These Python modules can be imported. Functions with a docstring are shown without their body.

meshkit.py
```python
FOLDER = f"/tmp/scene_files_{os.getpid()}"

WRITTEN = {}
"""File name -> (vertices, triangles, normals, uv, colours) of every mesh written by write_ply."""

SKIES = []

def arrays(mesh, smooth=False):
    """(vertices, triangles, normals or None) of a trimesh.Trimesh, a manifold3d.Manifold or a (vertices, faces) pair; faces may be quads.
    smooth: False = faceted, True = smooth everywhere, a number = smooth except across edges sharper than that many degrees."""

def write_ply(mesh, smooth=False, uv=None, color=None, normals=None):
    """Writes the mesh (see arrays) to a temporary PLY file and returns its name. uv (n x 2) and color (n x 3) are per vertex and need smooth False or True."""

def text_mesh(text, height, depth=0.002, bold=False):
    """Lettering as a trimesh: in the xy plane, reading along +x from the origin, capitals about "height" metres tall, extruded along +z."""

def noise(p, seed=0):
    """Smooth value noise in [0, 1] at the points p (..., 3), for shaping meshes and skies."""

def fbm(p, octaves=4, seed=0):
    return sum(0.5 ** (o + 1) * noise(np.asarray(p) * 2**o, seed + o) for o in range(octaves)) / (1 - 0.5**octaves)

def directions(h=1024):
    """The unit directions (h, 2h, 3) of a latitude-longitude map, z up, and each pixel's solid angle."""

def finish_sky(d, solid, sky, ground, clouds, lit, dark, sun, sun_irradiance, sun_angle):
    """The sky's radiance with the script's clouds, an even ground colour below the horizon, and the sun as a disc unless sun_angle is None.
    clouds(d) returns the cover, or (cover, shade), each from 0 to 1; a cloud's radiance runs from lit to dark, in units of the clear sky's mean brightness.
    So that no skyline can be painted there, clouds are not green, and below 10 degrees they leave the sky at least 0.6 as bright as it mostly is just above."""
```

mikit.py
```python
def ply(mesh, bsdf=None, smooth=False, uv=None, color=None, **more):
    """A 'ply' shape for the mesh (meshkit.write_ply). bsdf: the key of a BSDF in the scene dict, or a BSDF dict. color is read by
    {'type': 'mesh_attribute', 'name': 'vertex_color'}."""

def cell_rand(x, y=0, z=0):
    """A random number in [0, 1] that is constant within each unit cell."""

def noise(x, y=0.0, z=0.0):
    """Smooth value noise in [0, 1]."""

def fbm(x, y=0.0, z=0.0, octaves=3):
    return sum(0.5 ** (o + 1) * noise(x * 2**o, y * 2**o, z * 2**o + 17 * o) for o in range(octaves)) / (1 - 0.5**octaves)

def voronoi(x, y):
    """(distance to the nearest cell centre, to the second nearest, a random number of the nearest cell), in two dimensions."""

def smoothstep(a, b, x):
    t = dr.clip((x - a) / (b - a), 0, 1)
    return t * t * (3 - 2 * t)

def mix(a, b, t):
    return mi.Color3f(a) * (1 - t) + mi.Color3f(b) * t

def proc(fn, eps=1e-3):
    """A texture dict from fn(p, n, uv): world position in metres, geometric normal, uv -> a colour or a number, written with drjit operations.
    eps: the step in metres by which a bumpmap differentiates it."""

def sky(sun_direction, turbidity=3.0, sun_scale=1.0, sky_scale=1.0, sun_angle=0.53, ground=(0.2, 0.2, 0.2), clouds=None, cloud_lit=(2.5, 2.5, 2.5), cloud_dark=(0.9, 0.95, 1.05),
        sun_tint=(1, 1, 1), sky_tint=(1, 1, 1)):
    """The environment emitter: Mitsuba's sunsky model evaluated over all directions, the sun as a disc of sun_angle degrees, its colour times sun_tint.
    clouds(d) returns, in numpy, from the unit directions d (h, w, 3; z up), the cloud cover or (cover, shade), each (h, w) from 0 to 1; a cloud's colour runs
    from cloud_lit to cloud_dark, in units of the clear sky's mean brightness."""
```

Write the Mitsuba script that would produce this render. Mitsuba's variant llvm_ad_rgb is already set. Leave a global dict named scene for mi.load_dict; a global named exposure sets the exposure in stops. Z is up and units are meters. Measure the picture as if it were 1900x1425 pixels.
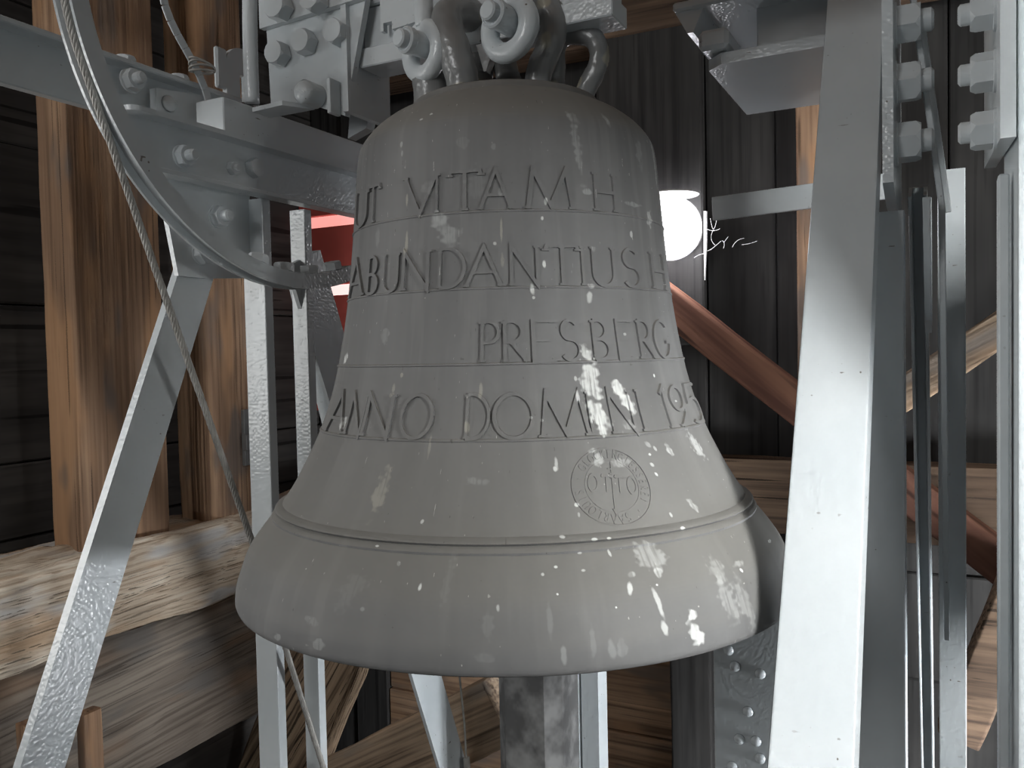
import math, random
import numpy as np, trimesh, manifold3d as m3, shapely
from shapely import geometry as sg, affinity, ops
import drjit as dr
import mitsuba as mi
import mikit, meshkit
from mikit import proc, noise, fbm, voronoi, smoothstep, mix, cell_rand, ply

T = mi.ScalarTransform4f
random.seed(7)
rng = np.random.default_rng(7)
scene, labels = {}, {}

# ------------------------------------------------------------------ camera, light, exposure
# world: bell axis = z axis, X across the bell frame, Y along its side frames, floor at z = 0
exposure = 0.0
YAW, PITCH, ROLL = math.radians(27.0), math.radians(2.078), math.radians(1.245)
EYE = np.array([0.6495, -1.2728, 1.70])
fwd_h = np.array([-math.sin(YAW), math.cos(YAW), 0.0])
right = np.array([math.cos(YAW), math.sin(YAW), 0.0])
fwd = fwd_h * math.cos(PITCH) - np.array([0, 0, math.sin(PITCH)])
up0 = np.cross(right, fwd)
up = up0 * math.cos(ROLL) + right * math.sin(ROLL)
scene['camera'] = {'type': 'perspective', 'fov': 2 * math.degrees(math.atan(950 / 1580.0)), 'fov_axis': 'x',
                   'near_clip': 0.02, 'far_clip': 50.0,
                   'to_world': T().look_at(origin=EYE.tolist(), target=(EYE + fwd).tolist(), up=up.tolist())}
WIN_A = 7.5     # radiance of the unseen left-wall window, placed to light front-facing steel
WIN_B = 80.0     # radiance of the unseen right-wall window, placed to light the right of the bell
WIN_C = 12.0      # radiance of the unseen window behind the camera, placed to light front faces
WIN_D = 95.0     # radiance of the unseen low right-wall window, placed to light the sill
LAMP = 14.0       # radiance of the bulkhead lamp

# ------------------------------------------------------------------ materials
def rgb(r, g, b): return {'type': 'rgb', 'value': [r, g, b]}

def mat(key, base, rough=0.5, metal=0.0, spec=0.5, bump=None, scale=1.0, eps=1e-3, clear=0.0):
    b = {'type': 'principled', 'base_color': base if isinstance(base, dict) else proc(base),
         'roughness': rough if not callable(rough) else proc(rough), 'metallic': metal, 'specular': spec}
    if clear: b['clearcoat'] = clear; b['clearcoat_gloss'] = 0.9
    if bump is not None: b = {'type': 'bumpmap', 'nested_texture': proc(bump, eps), 'scale': scale, 'bsdf': b}
    scene[key] = {'type': 'twosided', 'bsdf': b}
    return key

def paint_col(p, n, uv):
    a = fbm(p.x * 9, p.y * 9, p.z * 9, 3)
    c = mix((0.475, 0.52, 0.542), (0.545, 0.578, 0.592), a)
    s = noise(p.x * 160, p.y * 160, p.z * 160)
    c = mix(c, (0.13, 0.12, 0.11), smoothstep(0.90, 0.97, s) * smoothstep(0.55, 0.8, noise(p.x * 14, p.y * 14, p.z * 14)))
    return c
def paint_bump(p, n, uv):
    return noise(p.x * 230, p.y * 230, p.z * 230)
STEEL = mat('grey_steel_paint', paint_col, 0.28, 0.0, 0.6, paint_bump, 0.0006, 6e-4, 0.0)

def iron_col(p, n, uv):
    a = fbm(p.x * 22, p.y * 22, p.z * 22, 3)
    c = mix((0.15, 0.155, 0.156), (0.26, 0.265, 0.265), a)
    return mix(c, (0.40, 0.37, 0.28), smoothstep(0.68, 0.8, noise(p.x * 35, p.y * 35, p.z * 35)) * 0.6)
def iron_bump(p, n, uv): return fbm(p.x * 60, p.y * 60, p.z * 60, 3)
IRON = mat('cast_iron', iron_col, 0.33, 0.15, 0.5, iron_bump, 0.003)

def cable_col(p, n, uv): return mix((0.30, 0.29, 0.27), (0.46, 0.45, 0.42), noise(p.x * 80, p.y * 80, p.z * 80))
CABLE = mat('galvanised_wire', cable_col, 0.45, 0.3, 0.5)

def wood(key, d, dark, mid, light, ring=26.0, rough=0.8, bump=0.004, patch=None, crk=0.85):
    """Old timber with its grain along the direction d."""
    d = np.asarray(d, float) / np.linalg.norm(d)
    a = np.cross(d, [0.31, 0.52, 0.79]); a /= np.linalg.norm(a); b = np.cross(d, a)
    def grain(p):
        l = p.x * float(d[0]) + p.y * float(d[1]) + p.z * float(d[2])
        u = p.x * float(a[0]) + p.y * float(a[1]) + p.z * float(a[2])
        v = p.x * float(b[0]) + p.y * float(b[1]) + p.z * float(b[2])
        return l, u, v
    def col(p, n, uv):
        l, u, v = grain(p)
        w = noise(l * 2.2, u * 5, v * 5)
        g = fbm(l * 2.5 + w, u * ring * 2.2, v * ring * 2.2, 4)
        big = fbm(l * 3.1, u * 9, v * 9, 3)
        c = mix(mix(dark, mid, smoothstep(0.2, 0.55, g)), light, smoothstep(0.45, 0.8, g * 0.55 + big * 0.5))
        c = c * (0.70 + 0.56 * big)
        if patch is not None: c = mix(c, patch[0], smoothstep(0.52, 0.72, fbm(l * 4 + 3, u * 12, v * 12, 3)) * patch[2]); c = mix(c, patch[1], smoothstep(0.55, 0.75, fbm(l * 5 + 31, u * 14, v * 14, 3)) * patch[2])
        crack = smoothstep(0.70, 0.80, noise(l * 3.0 + 9, u * ring * 3.2, v * ring * 3.2)) * smoothstep(0.35, 0.6, noise(l * 2 + 4, u * 8, v * 8))
        return mix(c, tuple(x * 0.25 for x in dark), crack * crk)
    def bmp(p, n, uv):
        l, u, v = grain(p)
        return fbm(l * 3, u * ring * 3, v * ring * 3, 3) + 0.6 * noise(l * 3.0 + 9, u * ring * 3.2, v * ring * 3.2)
    return mat(key, col, rough, 0.0, 0.25, bmp, bump)

BROWN_POST = wood('brown_timber_upright', (0, 0, 1), (0.19, 0.115, 0.072), (0.29, 0.18, 0.115), (0.46, 0.30, 0.19), 50.0, 0.8, 0.002, ((0.42, 0.24, 0.13), (0.16, 0.135, 0.12), 0.75), 0.6)
PALE_SILL = wood('weathered_pale_timber', (0, 1, 0.02), (0.42, 0.31, 0.22), (0.66, 0.54, 0.41), (0.82, 0.74, 0.62), 85.0, 0.85, 0.006, ((0.66, 0.44, 0.27), (0.66, 0.67, 0.67), 0.7), 0.7)
GREY_LOG = wood('weathered_grey_timber', (0, 1, 0.05), (0.13, 0.105, 0.085), (0.21, 0.175, 0.145), (0.30, 0.26, 0.215), 55.0, 0.85, 0.004, ((0.30, 0.19, 0.12), (0.15, 0.145, 0.14), 0.6), 0.5)
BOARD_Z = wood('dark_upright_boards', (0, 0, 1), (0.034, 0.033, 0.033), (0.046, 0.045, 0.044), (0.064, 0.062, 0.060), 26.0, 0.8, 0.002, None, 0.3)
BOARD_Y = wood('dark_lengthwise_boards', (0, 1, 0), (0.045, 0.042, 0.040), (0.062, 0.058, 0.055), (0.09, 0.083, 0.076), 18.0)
BOARD_X = wood('brown_crosswise_boards', (1, 0, 0), (0.20, 0.125, 0.08), (0.36, 0.235, 0.155), (0.52, 0.35, 0.23), 40.0, 0.8, 0.003, ((0.40, 0.24, 0.14), (0.17, 0.145, 0.13), 0.7), 0.35)
REDWOOD = wood('red_brown_timber', (0.75, 0, -0.66), (0.10, 0.045, 0.032), (0.17, 0.08, 0.055), (0.25, 0.125, 0.08), 16.0)
RAKE_WOOD = wood('raking_timber', (0.55, 0, 0.83), (0.13, 0.092, 0.062), (0.30, 0.215, 0.145), (0.50, 0.38, 0.27), 60.0, 0.85, 0.007)
LOW_WOOD = wood('low_brown_timber', (0.87, 0, 0.49), (0.12, 0.085, 0.06), (0.26, 0.19, 0.135), (0.46, 0.35, 0.25), 45.0, 0.85, 0.003, ((0.42, 0.28, 0.18), (0.25, 0.23, 0.21), 0.6), 0.4)
def tar_col(p, n, uv):
    return mix((0.075, 0.075, 0.075), (0.20, 0.20, 0.198), smoothstep(0.35, 0.75, fbm(p.x * 22, p.y * 22, p.z * 15, 4)))
TAR = mat('tarred_timber', tar_col, 0.75, 0, 0.3, lambda p, n, uv: fbm(p.x * 40, p.y * 40, p.z * 14, 3), 0.004)
RED = mat('red_paint', lambda p, n, uv: mix((0.58, 0.10, 0.08), (0.70, 0.15, 0.12), fbm(p.x * 12, p.y * 12, p.z * 5, 3)), 0.5)
DUST = mat('dusty_concrete', lambda p, n, uv: mix((0.05, 0.047, 0.043), (0.09, 0.085, 0.08), fbm(p.x * 5, p.y * 5, 0, 3)), 0.9)
WHITE = mat('white_enamel', rgb(0.7, 0.7, 0.68), 0.4)
WEB = mat('cobweb_thread', rgb(0.75, 0.75, 0.75), 0.7)

# bell bronze: dull grey patina, dust lying on its shoulder, droppings and runs at their own places
# (angle, height, half width, half height, slant, strength, tint 0 white 1 cream 2 pale grey)
STAINS = [(-0.6875, 1.9883, 0.0069, 0.0489, 0.12, 0.3, 2), (-0.6963, 2.0255, 0.0081, 0.0112, 0, 0.2, 2), (-1.4324, 1.8683, 0.0191, 0.0256, 0.5, 0.36, 2), (-1.4918, 1.886, 0.0132, 0.0121, 0, 0.25, 2), (-1.6938, 1.8585, 0.0032, 0.0247, 0, 0.4, 1), (-1.1356, 1.8676, 0.0018, 0.0178, 0, 0.35, 1), (-1.1326, 1.8275, 0.0029, 0.0133, 0, 0.25, 1), (-1.171, 1.8501, 0.003, 0.003, 0, 0.95, 0), (-0.8914, 1.9075, 0.0023, 0.0052, 0, 0.8, 0), (-0.9133, 1.8842, 0.0023, 0.003, 0, 0.9, 0), (-0.9129, 1.8208, 0.0027, 0.0052, 0, 0.95, 0), (-0.9808, 1.7854, 0.0037, 0.0074, 0.1, 0.9, 0), (-0.977, 1.775, 0.0022, 0.0023, 0, 0.8, 0), (-0.6729, 1.7747, 0.0044, 0.0083, -0.2, 0.7, 0), (-0.6284, 1.8423, 0.0053, 0.0046, 0, 0.35, 0), (-0.6524, 1.7914, 0.007, 0.0038, 0, 0.4, 0), (-1.8059, 1.7295, 0.0081, 0.0155, -0.15, 0.2, 2), (-0.7227, 1.6979, 0.0083, 0.0132, 0.2, 0.75, 0), (-0.7174, 1.6611, 0.0142, 0.0274, 0.08, 0.85, 0), (-0.7116, 1.6155, 0.0141, 0.0239, 0.25, 0.9, 0), (-0.6954, 1.5924, 0.0066, 0.0097, 0.2, 0.8, 0), (-0.7984, 1.6394, 0.0031, 0.0099, 0, 0.7, 0), (-0.7936, 1.664, 0.0024, 0.0037, 0, 0.7, 0), (-0.5708, 1.6471, 0.0103, 0.0132, 0.3, 0.9, 0), (-0.541, 1.6275, 0.0097, 0.0145, 0.4, 0.85, 0), (-0.5559, 1.5971, 0.0093, 0.0071, 0, 0.3, 0), (-1.2407, 1.6513, 0.003, 0.0136, 0, 0.35, 1), (-1.2967, 1.6036, 0.0037, 0.0084, 0.1, 0.4, 1), (-2.0256, 1.6007, 0.0098, 0.0111, -0.2, 0.7, 0), (-1.6998, 1.6548, 0.003, 0.0074, 0, 0.3, 1), (-1.7039, 1.6452, 0.0051, 0.0037, 0, 0.35, 1), (-1.6598, 1.6727, 0.0028, 0.0037, 0, 0.4, 1), (-2.2138, 1.6966, 0.0073, 0.0074, -0.3, 0.8, 0), (-1.6362, 1.5173, 0.0115, 0.0293, -0.1, 0.3, 1), (-1.4555, 1.5784, 0.0023, 0.0177, 0, 0.25, 1), (-0.9273, 1.5564, 0.0029, 0.0093, 0, 0.55, 0), (-0.9345, 1.5485, 0.0028, 0.0033, 0, 0.8, 0), (-0.363, 1.559, 0.0072, 0.009, 0.25, 0.55, 0), (-0.448, 1.5643, 0.0032, 0.0041, 0.3, 0.4, 0), (-0.481, 1.5702, 0.0051, 0.0048, 0.5, 0.35, 0), (-0.4904, 1.5576, 0.003, 0.0021, 0, 0.8, 0), (-0.4973, 1.5443, 0.003, 0.0027, 0.3, 0.5, 0), (-0.4934, 1.5316, 0.0023, 0.0026, 0.4, 0.7, 0), (-0.1266, 1.5561, 0.0157, 0.0192, 0.45, 0.45, 0), (-0.3661, 1.4851, 0.0066, 0.009, 0.4, 0.4, 0), (-0.8722, 1.5042, 0.0031, 0.0031, 0, 0.95, 0), (-0.8705, 1.4928, 0.0021, 0.0031, 0, 0.35, 0), (-0.6495, 1.5512, 0.0152, 0.0067, 0.5, 0.25, 0), (-0.7473, 1.5587, 0.0094, 0.0093, -0.4, 0.5, 0), (-0.7646, 1.5679, 0.0077, 0.004, -0.4, 0.4, 0), (-0.6575, 1.4414, 0.0187, 0.0142, 0.2, 0.3, 0), (-0.6554, 1.4226, 0.0062, 0.0044, 0, 0.4, 0), (-0.6776, 1.4103, 0.002, 0.0014, 0, 1, 0), (-0.6878, 1.3902, 0.0038, 0.0209, 0.18, 0.55, 0), (-0.6844, 1.3629, 0.0045, 0.0095, 0.1, 0.6, 0), (-0.5866, 1.3718, 0.0074, 0.0095, 0.1, 0.95, 0), (-0.5897, 1.3521, 0.0083, 0.0174, 0.15, 0.9, 0), (-0.5678, 1.3422, 0.0062, 0.0103, 0.2, 0.75, 0), (-0.7669, 1.4103, 0.0037, 0.0066, -0.2, 0.75, 0), (-0.7472, 1.4243, 0.0058, 0.0034, 0, 0.4, 0), (-0.4331, 1.374, 0.0164, 0.0313, 0.15, 0.18, 0), (-0.3621, 1.3666, 0.0143, 0.0311, 0.2, 0.15, 0), (-0.3216, 1.413, 0.0141, 0.0043, 0.5, 0.25, 0), (-0.3225, 1.4046, 0.0029, 0.0027, 0.4, 0.9, 0), (-0.4347, 1.4113, 0.0138, 0.0168, 0.4, 0.16, 0), (-0.0133, 1.4177, 0.0096, 0.0018, 0, 0.5, 0), (-0.5027, 1.4812, 0.0026, 0.003, 0, 0.5, 0), (-1.4278, 1.487, 0.0026, 0.003, -0.2, 0.6, 0), (-1.5666, 1.4576, 0.0031, 0.0013, 0, 0.8, 0), (-1.3803, 1.4188, 0.0025, 0.0044, -0.1, 0.85, 0), (-0.8395, 1.4655, 0.0042, 0.0019, 0, 0.85, 0), (-0.7902, 1.4654, 0.003, 0.0017, 0, 0.7, 0), (-0.9438, 1.4702, 0.0041, 0.0014, 0, 0.7, 0), (-0.4946, 1.4653, 0.0045, 0.0023, 0, 0.85, 0), (-0.8957, 1.4514, 0.0028, 0.0013, 0, 0.5, 0), (-0.7983, 1.4494, 0.0021, 0.005, 0.2, 0.6, 0), (-0.9773, 1.4386, 0.0026, 0.0016, 0, 0.8, 0), (-1.0188, 1.4317, 0.002, 0.0017, 0, 0.6, 0), (-0.8954, 1.4336, 0.0033, 0.0019, 0, 0.6, 0), (-0.9824, 1.4112, 0.0016, 0.0013, 0, 0.9, 0), (-1.1492, 1.399, 0.0025, 0.0046, 0, 0.5, 0), (-0.82, 1.3924, 0.0014, 0.0012, 0, 1, 0), (-1.6843, 1.3409, 0.0084, 0.0065, 0, 0.35, 2), (-1.868, 1.3346, 0.009, 0.0048, 0, 0.35, 2), (-1.7324, 1.3669, 0.0135, 0.0061, 0, 0.18, 2), (-1.5476, 1.3896, 0.0038, 0.003, 0, 0.35, 2), (-1.4693, 1.441, 0.003, 0.0027, 0.3, 0.35, 2), (-0.9782, 1.3466, 0.0038, 0.0121, 0.05, 0.3, 2), (-0.8976, 1.3586, 0.0039, 0.0176, 0, 0.16, 2), (-0.8481, 1.3478, 0.0054, 0.0134, 0.1, 0.25, 2), (-0.8182, 1.3464, 0.0062, 0.0136, 0, 0.22, 2), (-1.0094, 1.3848, 0.0038, 0.0229, 0, 0.15, 2), (-1.1767, 1.3806, 0.0064, 0.0171, 0, 0.12, 2), (-1.0177, 1.614, 0.0022, 0.0021, 0, 0.5, 0), (-1.2328, 1.5357, 0.0169, 0.0058, 0.1, 0.2, 2), (-1.6037, 1.4051, 0.0192, 0.0234, -0.4, 0.08, 2), (-1.3002, 1.4245, 0.0067, 0.024, -0.1, 0.08, 2), (0.1234, 1.9946, 0.008, 0.0475, 0.06, 0.34, 2), (-0.1624, 1.9935, 0.0093, 0.0233, 0.08, 0.16, 2), (-0.4414, 2.034, 0.005, 0.0107, 0.3, 0.4, 2), (-0.2673, 1.9136, 0.0217, 0.0032, 0.15, 0.3, 2), (-0.6395, 1.9244, 0.008, 0.0039, 0, 0.4, 2), (-0.1037, 1.8984, 0.0084, 0.0135, 0.1, 0.3, 0), (-0.3278, 1.8685, 0.0033, 0.0056, 0, 0.5, 0), (-1.7605, 2.003, 0.0027, 0.0048, 0, 0.5, 2), (-1.7523, 1.9894, 0.0021, 0.0047, 0, 0.35, 2), (-1.634, 2.0354, 0.0031, 0.0019, 0, 0.5, 0), (-1.5731, 2.0418, 0.0028, 0.0019, 0, 0.5, 0), (-1.348, 1.9924, 0.0078, 0.0076, 0, 0.12, 2), (-1.1694, 1.9844, 0.0037, 0.0052, 0, 0.2, 2), (-1.5542, 1.933, 0.0122, 0.0138, 0, 0.14, 2), (-1.2648, 1.9309, 0.015, 0.0224, 0, 0.1, 2), (-1.1378, 1.9206, 0.0037, 0.0067, 0, 0.3, 2), (-2.02, 1.9314, 0.0034, 0.0065, 0, 0.3, 2), (-1.7024, 1.9203, 0.0021, 0.0093, 0, 0.35, 1), (-1.9469, 1.8746, 0.0058, 0.0161, 0, 0.14, 2), (-0.9714, 1.6101, 0.0022, 0.0021, 0, 0.4, 0), (-0.1651, 1.6244, 0.0044, 0.0018, 0, 0.6, 0), (-0.3083, 1.6631, 0.0025, 0.003, 0, 0.8, 0), (-0.4753, 1.7233, 0.0032, 0.0023, 0, 0.5, 0), (-0.7161, 1.7001, 0.0025, 0.0022, 0, 0.6, 0), (-1.1828, 1.3461, 0.0139, 0.006, 0, 0.1, 2)]
def bronze_col(p, n, uv):
    th = dr.atan2(p.y, p.x); r = dr.sqrt(p.x * p.x + p.y * p.y)
    a = fbm(p.x * 6, p.y * 6, p.z * 4, 4)
    c = mix((0.124, 0.125, 0.126), (0.170, 0.171, 0.171), a)
    c = mix(c, (0.175, 0.175, 0.172), smoothstep(0.45, 0.75, fbm(th * 12, p.z * 2.0, 3, 3)) * 0.35)
    c = c * (0.86 + 0.28 * fbm(th * 9 + 2, p.z * 3.2, 7, 4))
    c = mix(c, (0.24, 0.24, 0.235), smoothstep(0.58, 0.85, fbm(th * 17, p.z * 5.0, 13, 4)) * 0.25)
    dust = smoothstep(0.10, 0.75, n.z)
    c = mix(c, (0.19, 0.185, 0.168), dust * 0.7)
    e1 = noise(p.x * 55, p.y * 55, p.z * 55) - 0.5
    e2 = noise(p.x * 190, p.y * 190, p.z * 190) - 0.5
    edge = e1 * 0.9 + e2 * 0.9
    streak = dr.clip(0.25 + 1.5 * noise(th * 150, p.z * 45, 3) * (0.45 + 0.9 * noise(p.x * 130, p.y * 130, p.z * 130)), 0, 1)
    for (t0, z0, hw, hh, sl, st, k) in STAINS:
        tint = ((0.72, 0.74, 0.72), (0.50, 0.48, 0.40), (0.46, 0.48, 0.47))[k]
        v = (p.z - z0) / hh
        u = ((th - t0) * r + sl * (p.z - z0)) / hw
        d = dr.sqrt(u * u + v * v)
        c = mix(c, tint, smoothstep(1.15, 0.55, d + edge * (1.0 if hw > 0.006 else 0.45)) * st * (streak if hw > 0.0045 else 1.0))
    sp = noise(th * 90, p.z * 95, 5)
    c = mix(c, (0.62, 0.62, 0.58), smoothstep(0.968, 0.985, sp) * 0.55 * smoothstep(0.4, 0.6, noise(th * 6, p.z * 9, 8)))
    c = mix(c, (0.07, 0.07, 0.065), smoothstep(0.975, 0.99, noise(th * 70, p.z * 75, 11)) * 0.6)
    return c
BRONZE = mat('dull_bell_bronze', bronze_col, 0.62, 0.0, 0.3, lambda p, n, uv: noise(p.x * 400, p.y * 400, p.z * 400) * 0.5 + fbm(p.x * 40, p.y * 40, p.z * 40, 2), 0.0006, 6e-4)
DARK_WOOD = wood('smoked_timber', (1, 0, 0), (0.06, 0.04, 0.03), (0.12, 0.08, 0.055), (0.20, 0.135, 0.09), 40.0, 0.8, 0.002)
scene['lamp_glow'] = {'type': 'diffuse', 'reflectance': rgb(0.8, 0.8, 0.8)}

# ------------------------------------------------------------------ building helpers
_used = {}
def key_for(name, parent=None):
    base = f'{parent}__{name}' if parent else name
    k = _used.get(base, -1) + 1; _used[base] = k
    return base if k == 0 else f'{base}_{k:03d}'
def obj(name, mesh, m, parent=None, smooth=False, label=None, **more):
    key = key_for(name, parent)
    scene[key] = mesh if isinstance(mesh, dict) else ply(mesh, m, smooth, **more)
    if label: labels[key] = {'label': label}
    return key
def thing(name, label, cat, group=None):
    key = key_for(name); labels[key] = {'label': label, 'category': cat}
    if group: labels[key]['group'] = group
    return key
def tag(key, label, cat, group=None):
    labels[key] = {'label': label, 'category': cat}
    if group: labels[key]['group'] = group
    return key
def struct(name, mesh, m, smooth=False):
    key = obj(name, mesh, m, None, smooth); labels[key] = {'kind': 'structure'}; return key

def hull(pts):
    return m3.Manifold.hull_points(np.asarray(pts, float))
def tm(man):
    q = man.to_mesh(); return trimesh.Trimesh(np.array(q.vert_properties[:, :3]), np.array(q.tri_verts), process=False)
def cat(*ms): return trimesh.util.concatenate([x if isinstance(x, trimesh.Trimesh) else tm(x) for x in ms])
def box(x0, x1, y0, y1, z0, z1, c=0.0015):
    """A box with chamfered edges."""
    x0, x1 = min(x0, x1), max(x0, x1); y0, y1 = min(y0, y1), max(y0, y1); z0, z1 = min(z0, z1), max(z0, z1)
    c = min(c, (x1 - x0) / 3, (y1 - y0) / 3, (z1 - z0) / 3)
    pts = []
    for sx in (0, 1):
        for sy in (0, 1):
            for sz in (0, 1):
                p = [(x0, x1)[sx], (y0, y1)[sy], (z0, z1)[sz]]; s = [1 - 2 * sx, 1 - 2 * sy, 1 - 2 * sz]
                for k in range(3):
                    q = list(p)
                    for j in range(3):
                        if j != k: q[j] += s[j] * c
                    pts.append(q)
    return tm(hull(pts))
def frame(d, hint):
    d = np.asarray(d, float); d = d / np.linalg.norm(d)
    a = np.asarray(hint, float) - d * np.dot(hint, d); a /= np.linalg.norm(a)
    return d, a, np.cross(d, a)
def moved(mesh, o, ex, ey, ez):
    M = np.eye(4); M[:3, 0], M[:3, 1], M[:3, 2], M[:3, 3] = ex, ey, ez, o
    m = mesh.copy(); m.apply_transform(M); return m
def bar(p0, p1, w, h, hint=(0, 0, 1), c=0.0015):
    """A chamfered bar from p0 to p1, w wide along the hint and h thick across it."""
    p0, p1 = np.asarray(p0, float), np.asarray(p1, float)
    d, a, b = frame(p1 - p0, hint)
    L = np.linalg.norm(p1 - p0)
    return moved(box(-w / 2, w / 2, -h / 2, h / 2, 0, L, c), p0, a, b, d)
def section(p0, p1, outline, hint):
    """A straight rolled section: outline (u along the hint, v across) swept from p0 to p1."""
    p0, p1 = np.asarray(p0, float), np.asarray(p1, float)
    d, a, b = frame(p1 - p0, hint)
    m = trimesh.creation.extrude_polygon(sg.Polygon(outline), float(np.linalg.norm(p1 - p0)), engine='earcut')
    return moved(m, p0, a, b, d)
def channel(w, dep, t, r=0.003):
    """U outline: back (web) along u from 0 to w at v = 0, flanges to v = dep."""
    g = sg.Polygon([(0, 0), (w, 0), (w, dep), (w - t, dep), (w - t, t), (t, t), (t, dep), (0, dep)])
    return np.array(g.buffer(r, quad_segs=2).buffer(-2 * r, quad_segs=2).buffer(r, quad_segs=2).exterior.coords)[:-1]
def plate(pts, axis, v0, v1, holes=(), bevel=0.0):
    """A flat plate: outline in the other two axes, thickness from v0 to v1 along the axis."""
    g = sg.Polygon(pts, holes)
    m = trimesh.creation.extrude_polygon(g, abs(v1 - v0), engine='earcut')
    k = 'xyz'.index(axis); v = m.vertices.copy(); o = [i for i in range(3) if i != k]
    w = np.zeros_like(v); w[:, o[0]], w[:, o[1]], w[:, k] = v[:, 0], v[:, 1], v[:, 2] + min(v0, v1)
    m2 = trimesh.Trimesh(w, m.faces, process=False)
    if m2.volume < 0: m2.invert()
    return m2
def tube(points, radii, sides=10, closed=False):
    p = np.asarray(points, float); n = len(p)
    t = np.gradient(p, axis=0) if not closed else np.roll(p, -1, 0) - np.roll(p, 1, 0)
    t /= np.linalg.norm(t, axis=1, keepdims=True)
    a = np.cross(t[0], [0.3, 0.5, 0.8]); a /= np.linalg.norm(a); A = []
    for i in range(n):
        a = a - t[i] * np.dot(a, t[i]); a /= np.linalg.norm(a); A.append(a.copy())
    A = np.array(A); B = np.cross(t, A)
    ang = np.arange(sides) * 2 * np.pi / sides
    R = np.broadcast_to(np.asarray(radii, float), (n,))
    v = (p[:, None] + R[:, None, None] * (np.cos(ang)[None, :, None] * A[:, None] + np.sin(ang)[None, :, None] * B[:, None])).reshape(-1, 3)
    f = []
    for i in range(n if closed else n - 1):
        for j in range(sides):
            q, w = i * sides, ((i + 1) % n) * sides; k = (j + 1) % sides
            f += [[q + j, q + k, w + k], [q + j, w + k, w + j]]
    if not closed:
        v = np.vstack([v, p[:1], p[-1:]]); m = len(v)
        for j in range(sides):
            k = (j + 1) % sides
            f += [[m - 2, k, j], [m - 1, (n - 1) * sides + j, (n - 1) * sides + k]]
    return trimesh.Trimesh(v, f, process=False)
def curve(ctrl, n=40):
    from scipy.interpolate import CubicSpline
    c = np.asarray(ctrl, float); s = np.r_[0, np.cumsum(np.linalg.norm(np.diff(c, axis=0), axis=1))]
    return CubicSpline(s, c)(np.linspace(0, s[-1], n))
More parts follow.
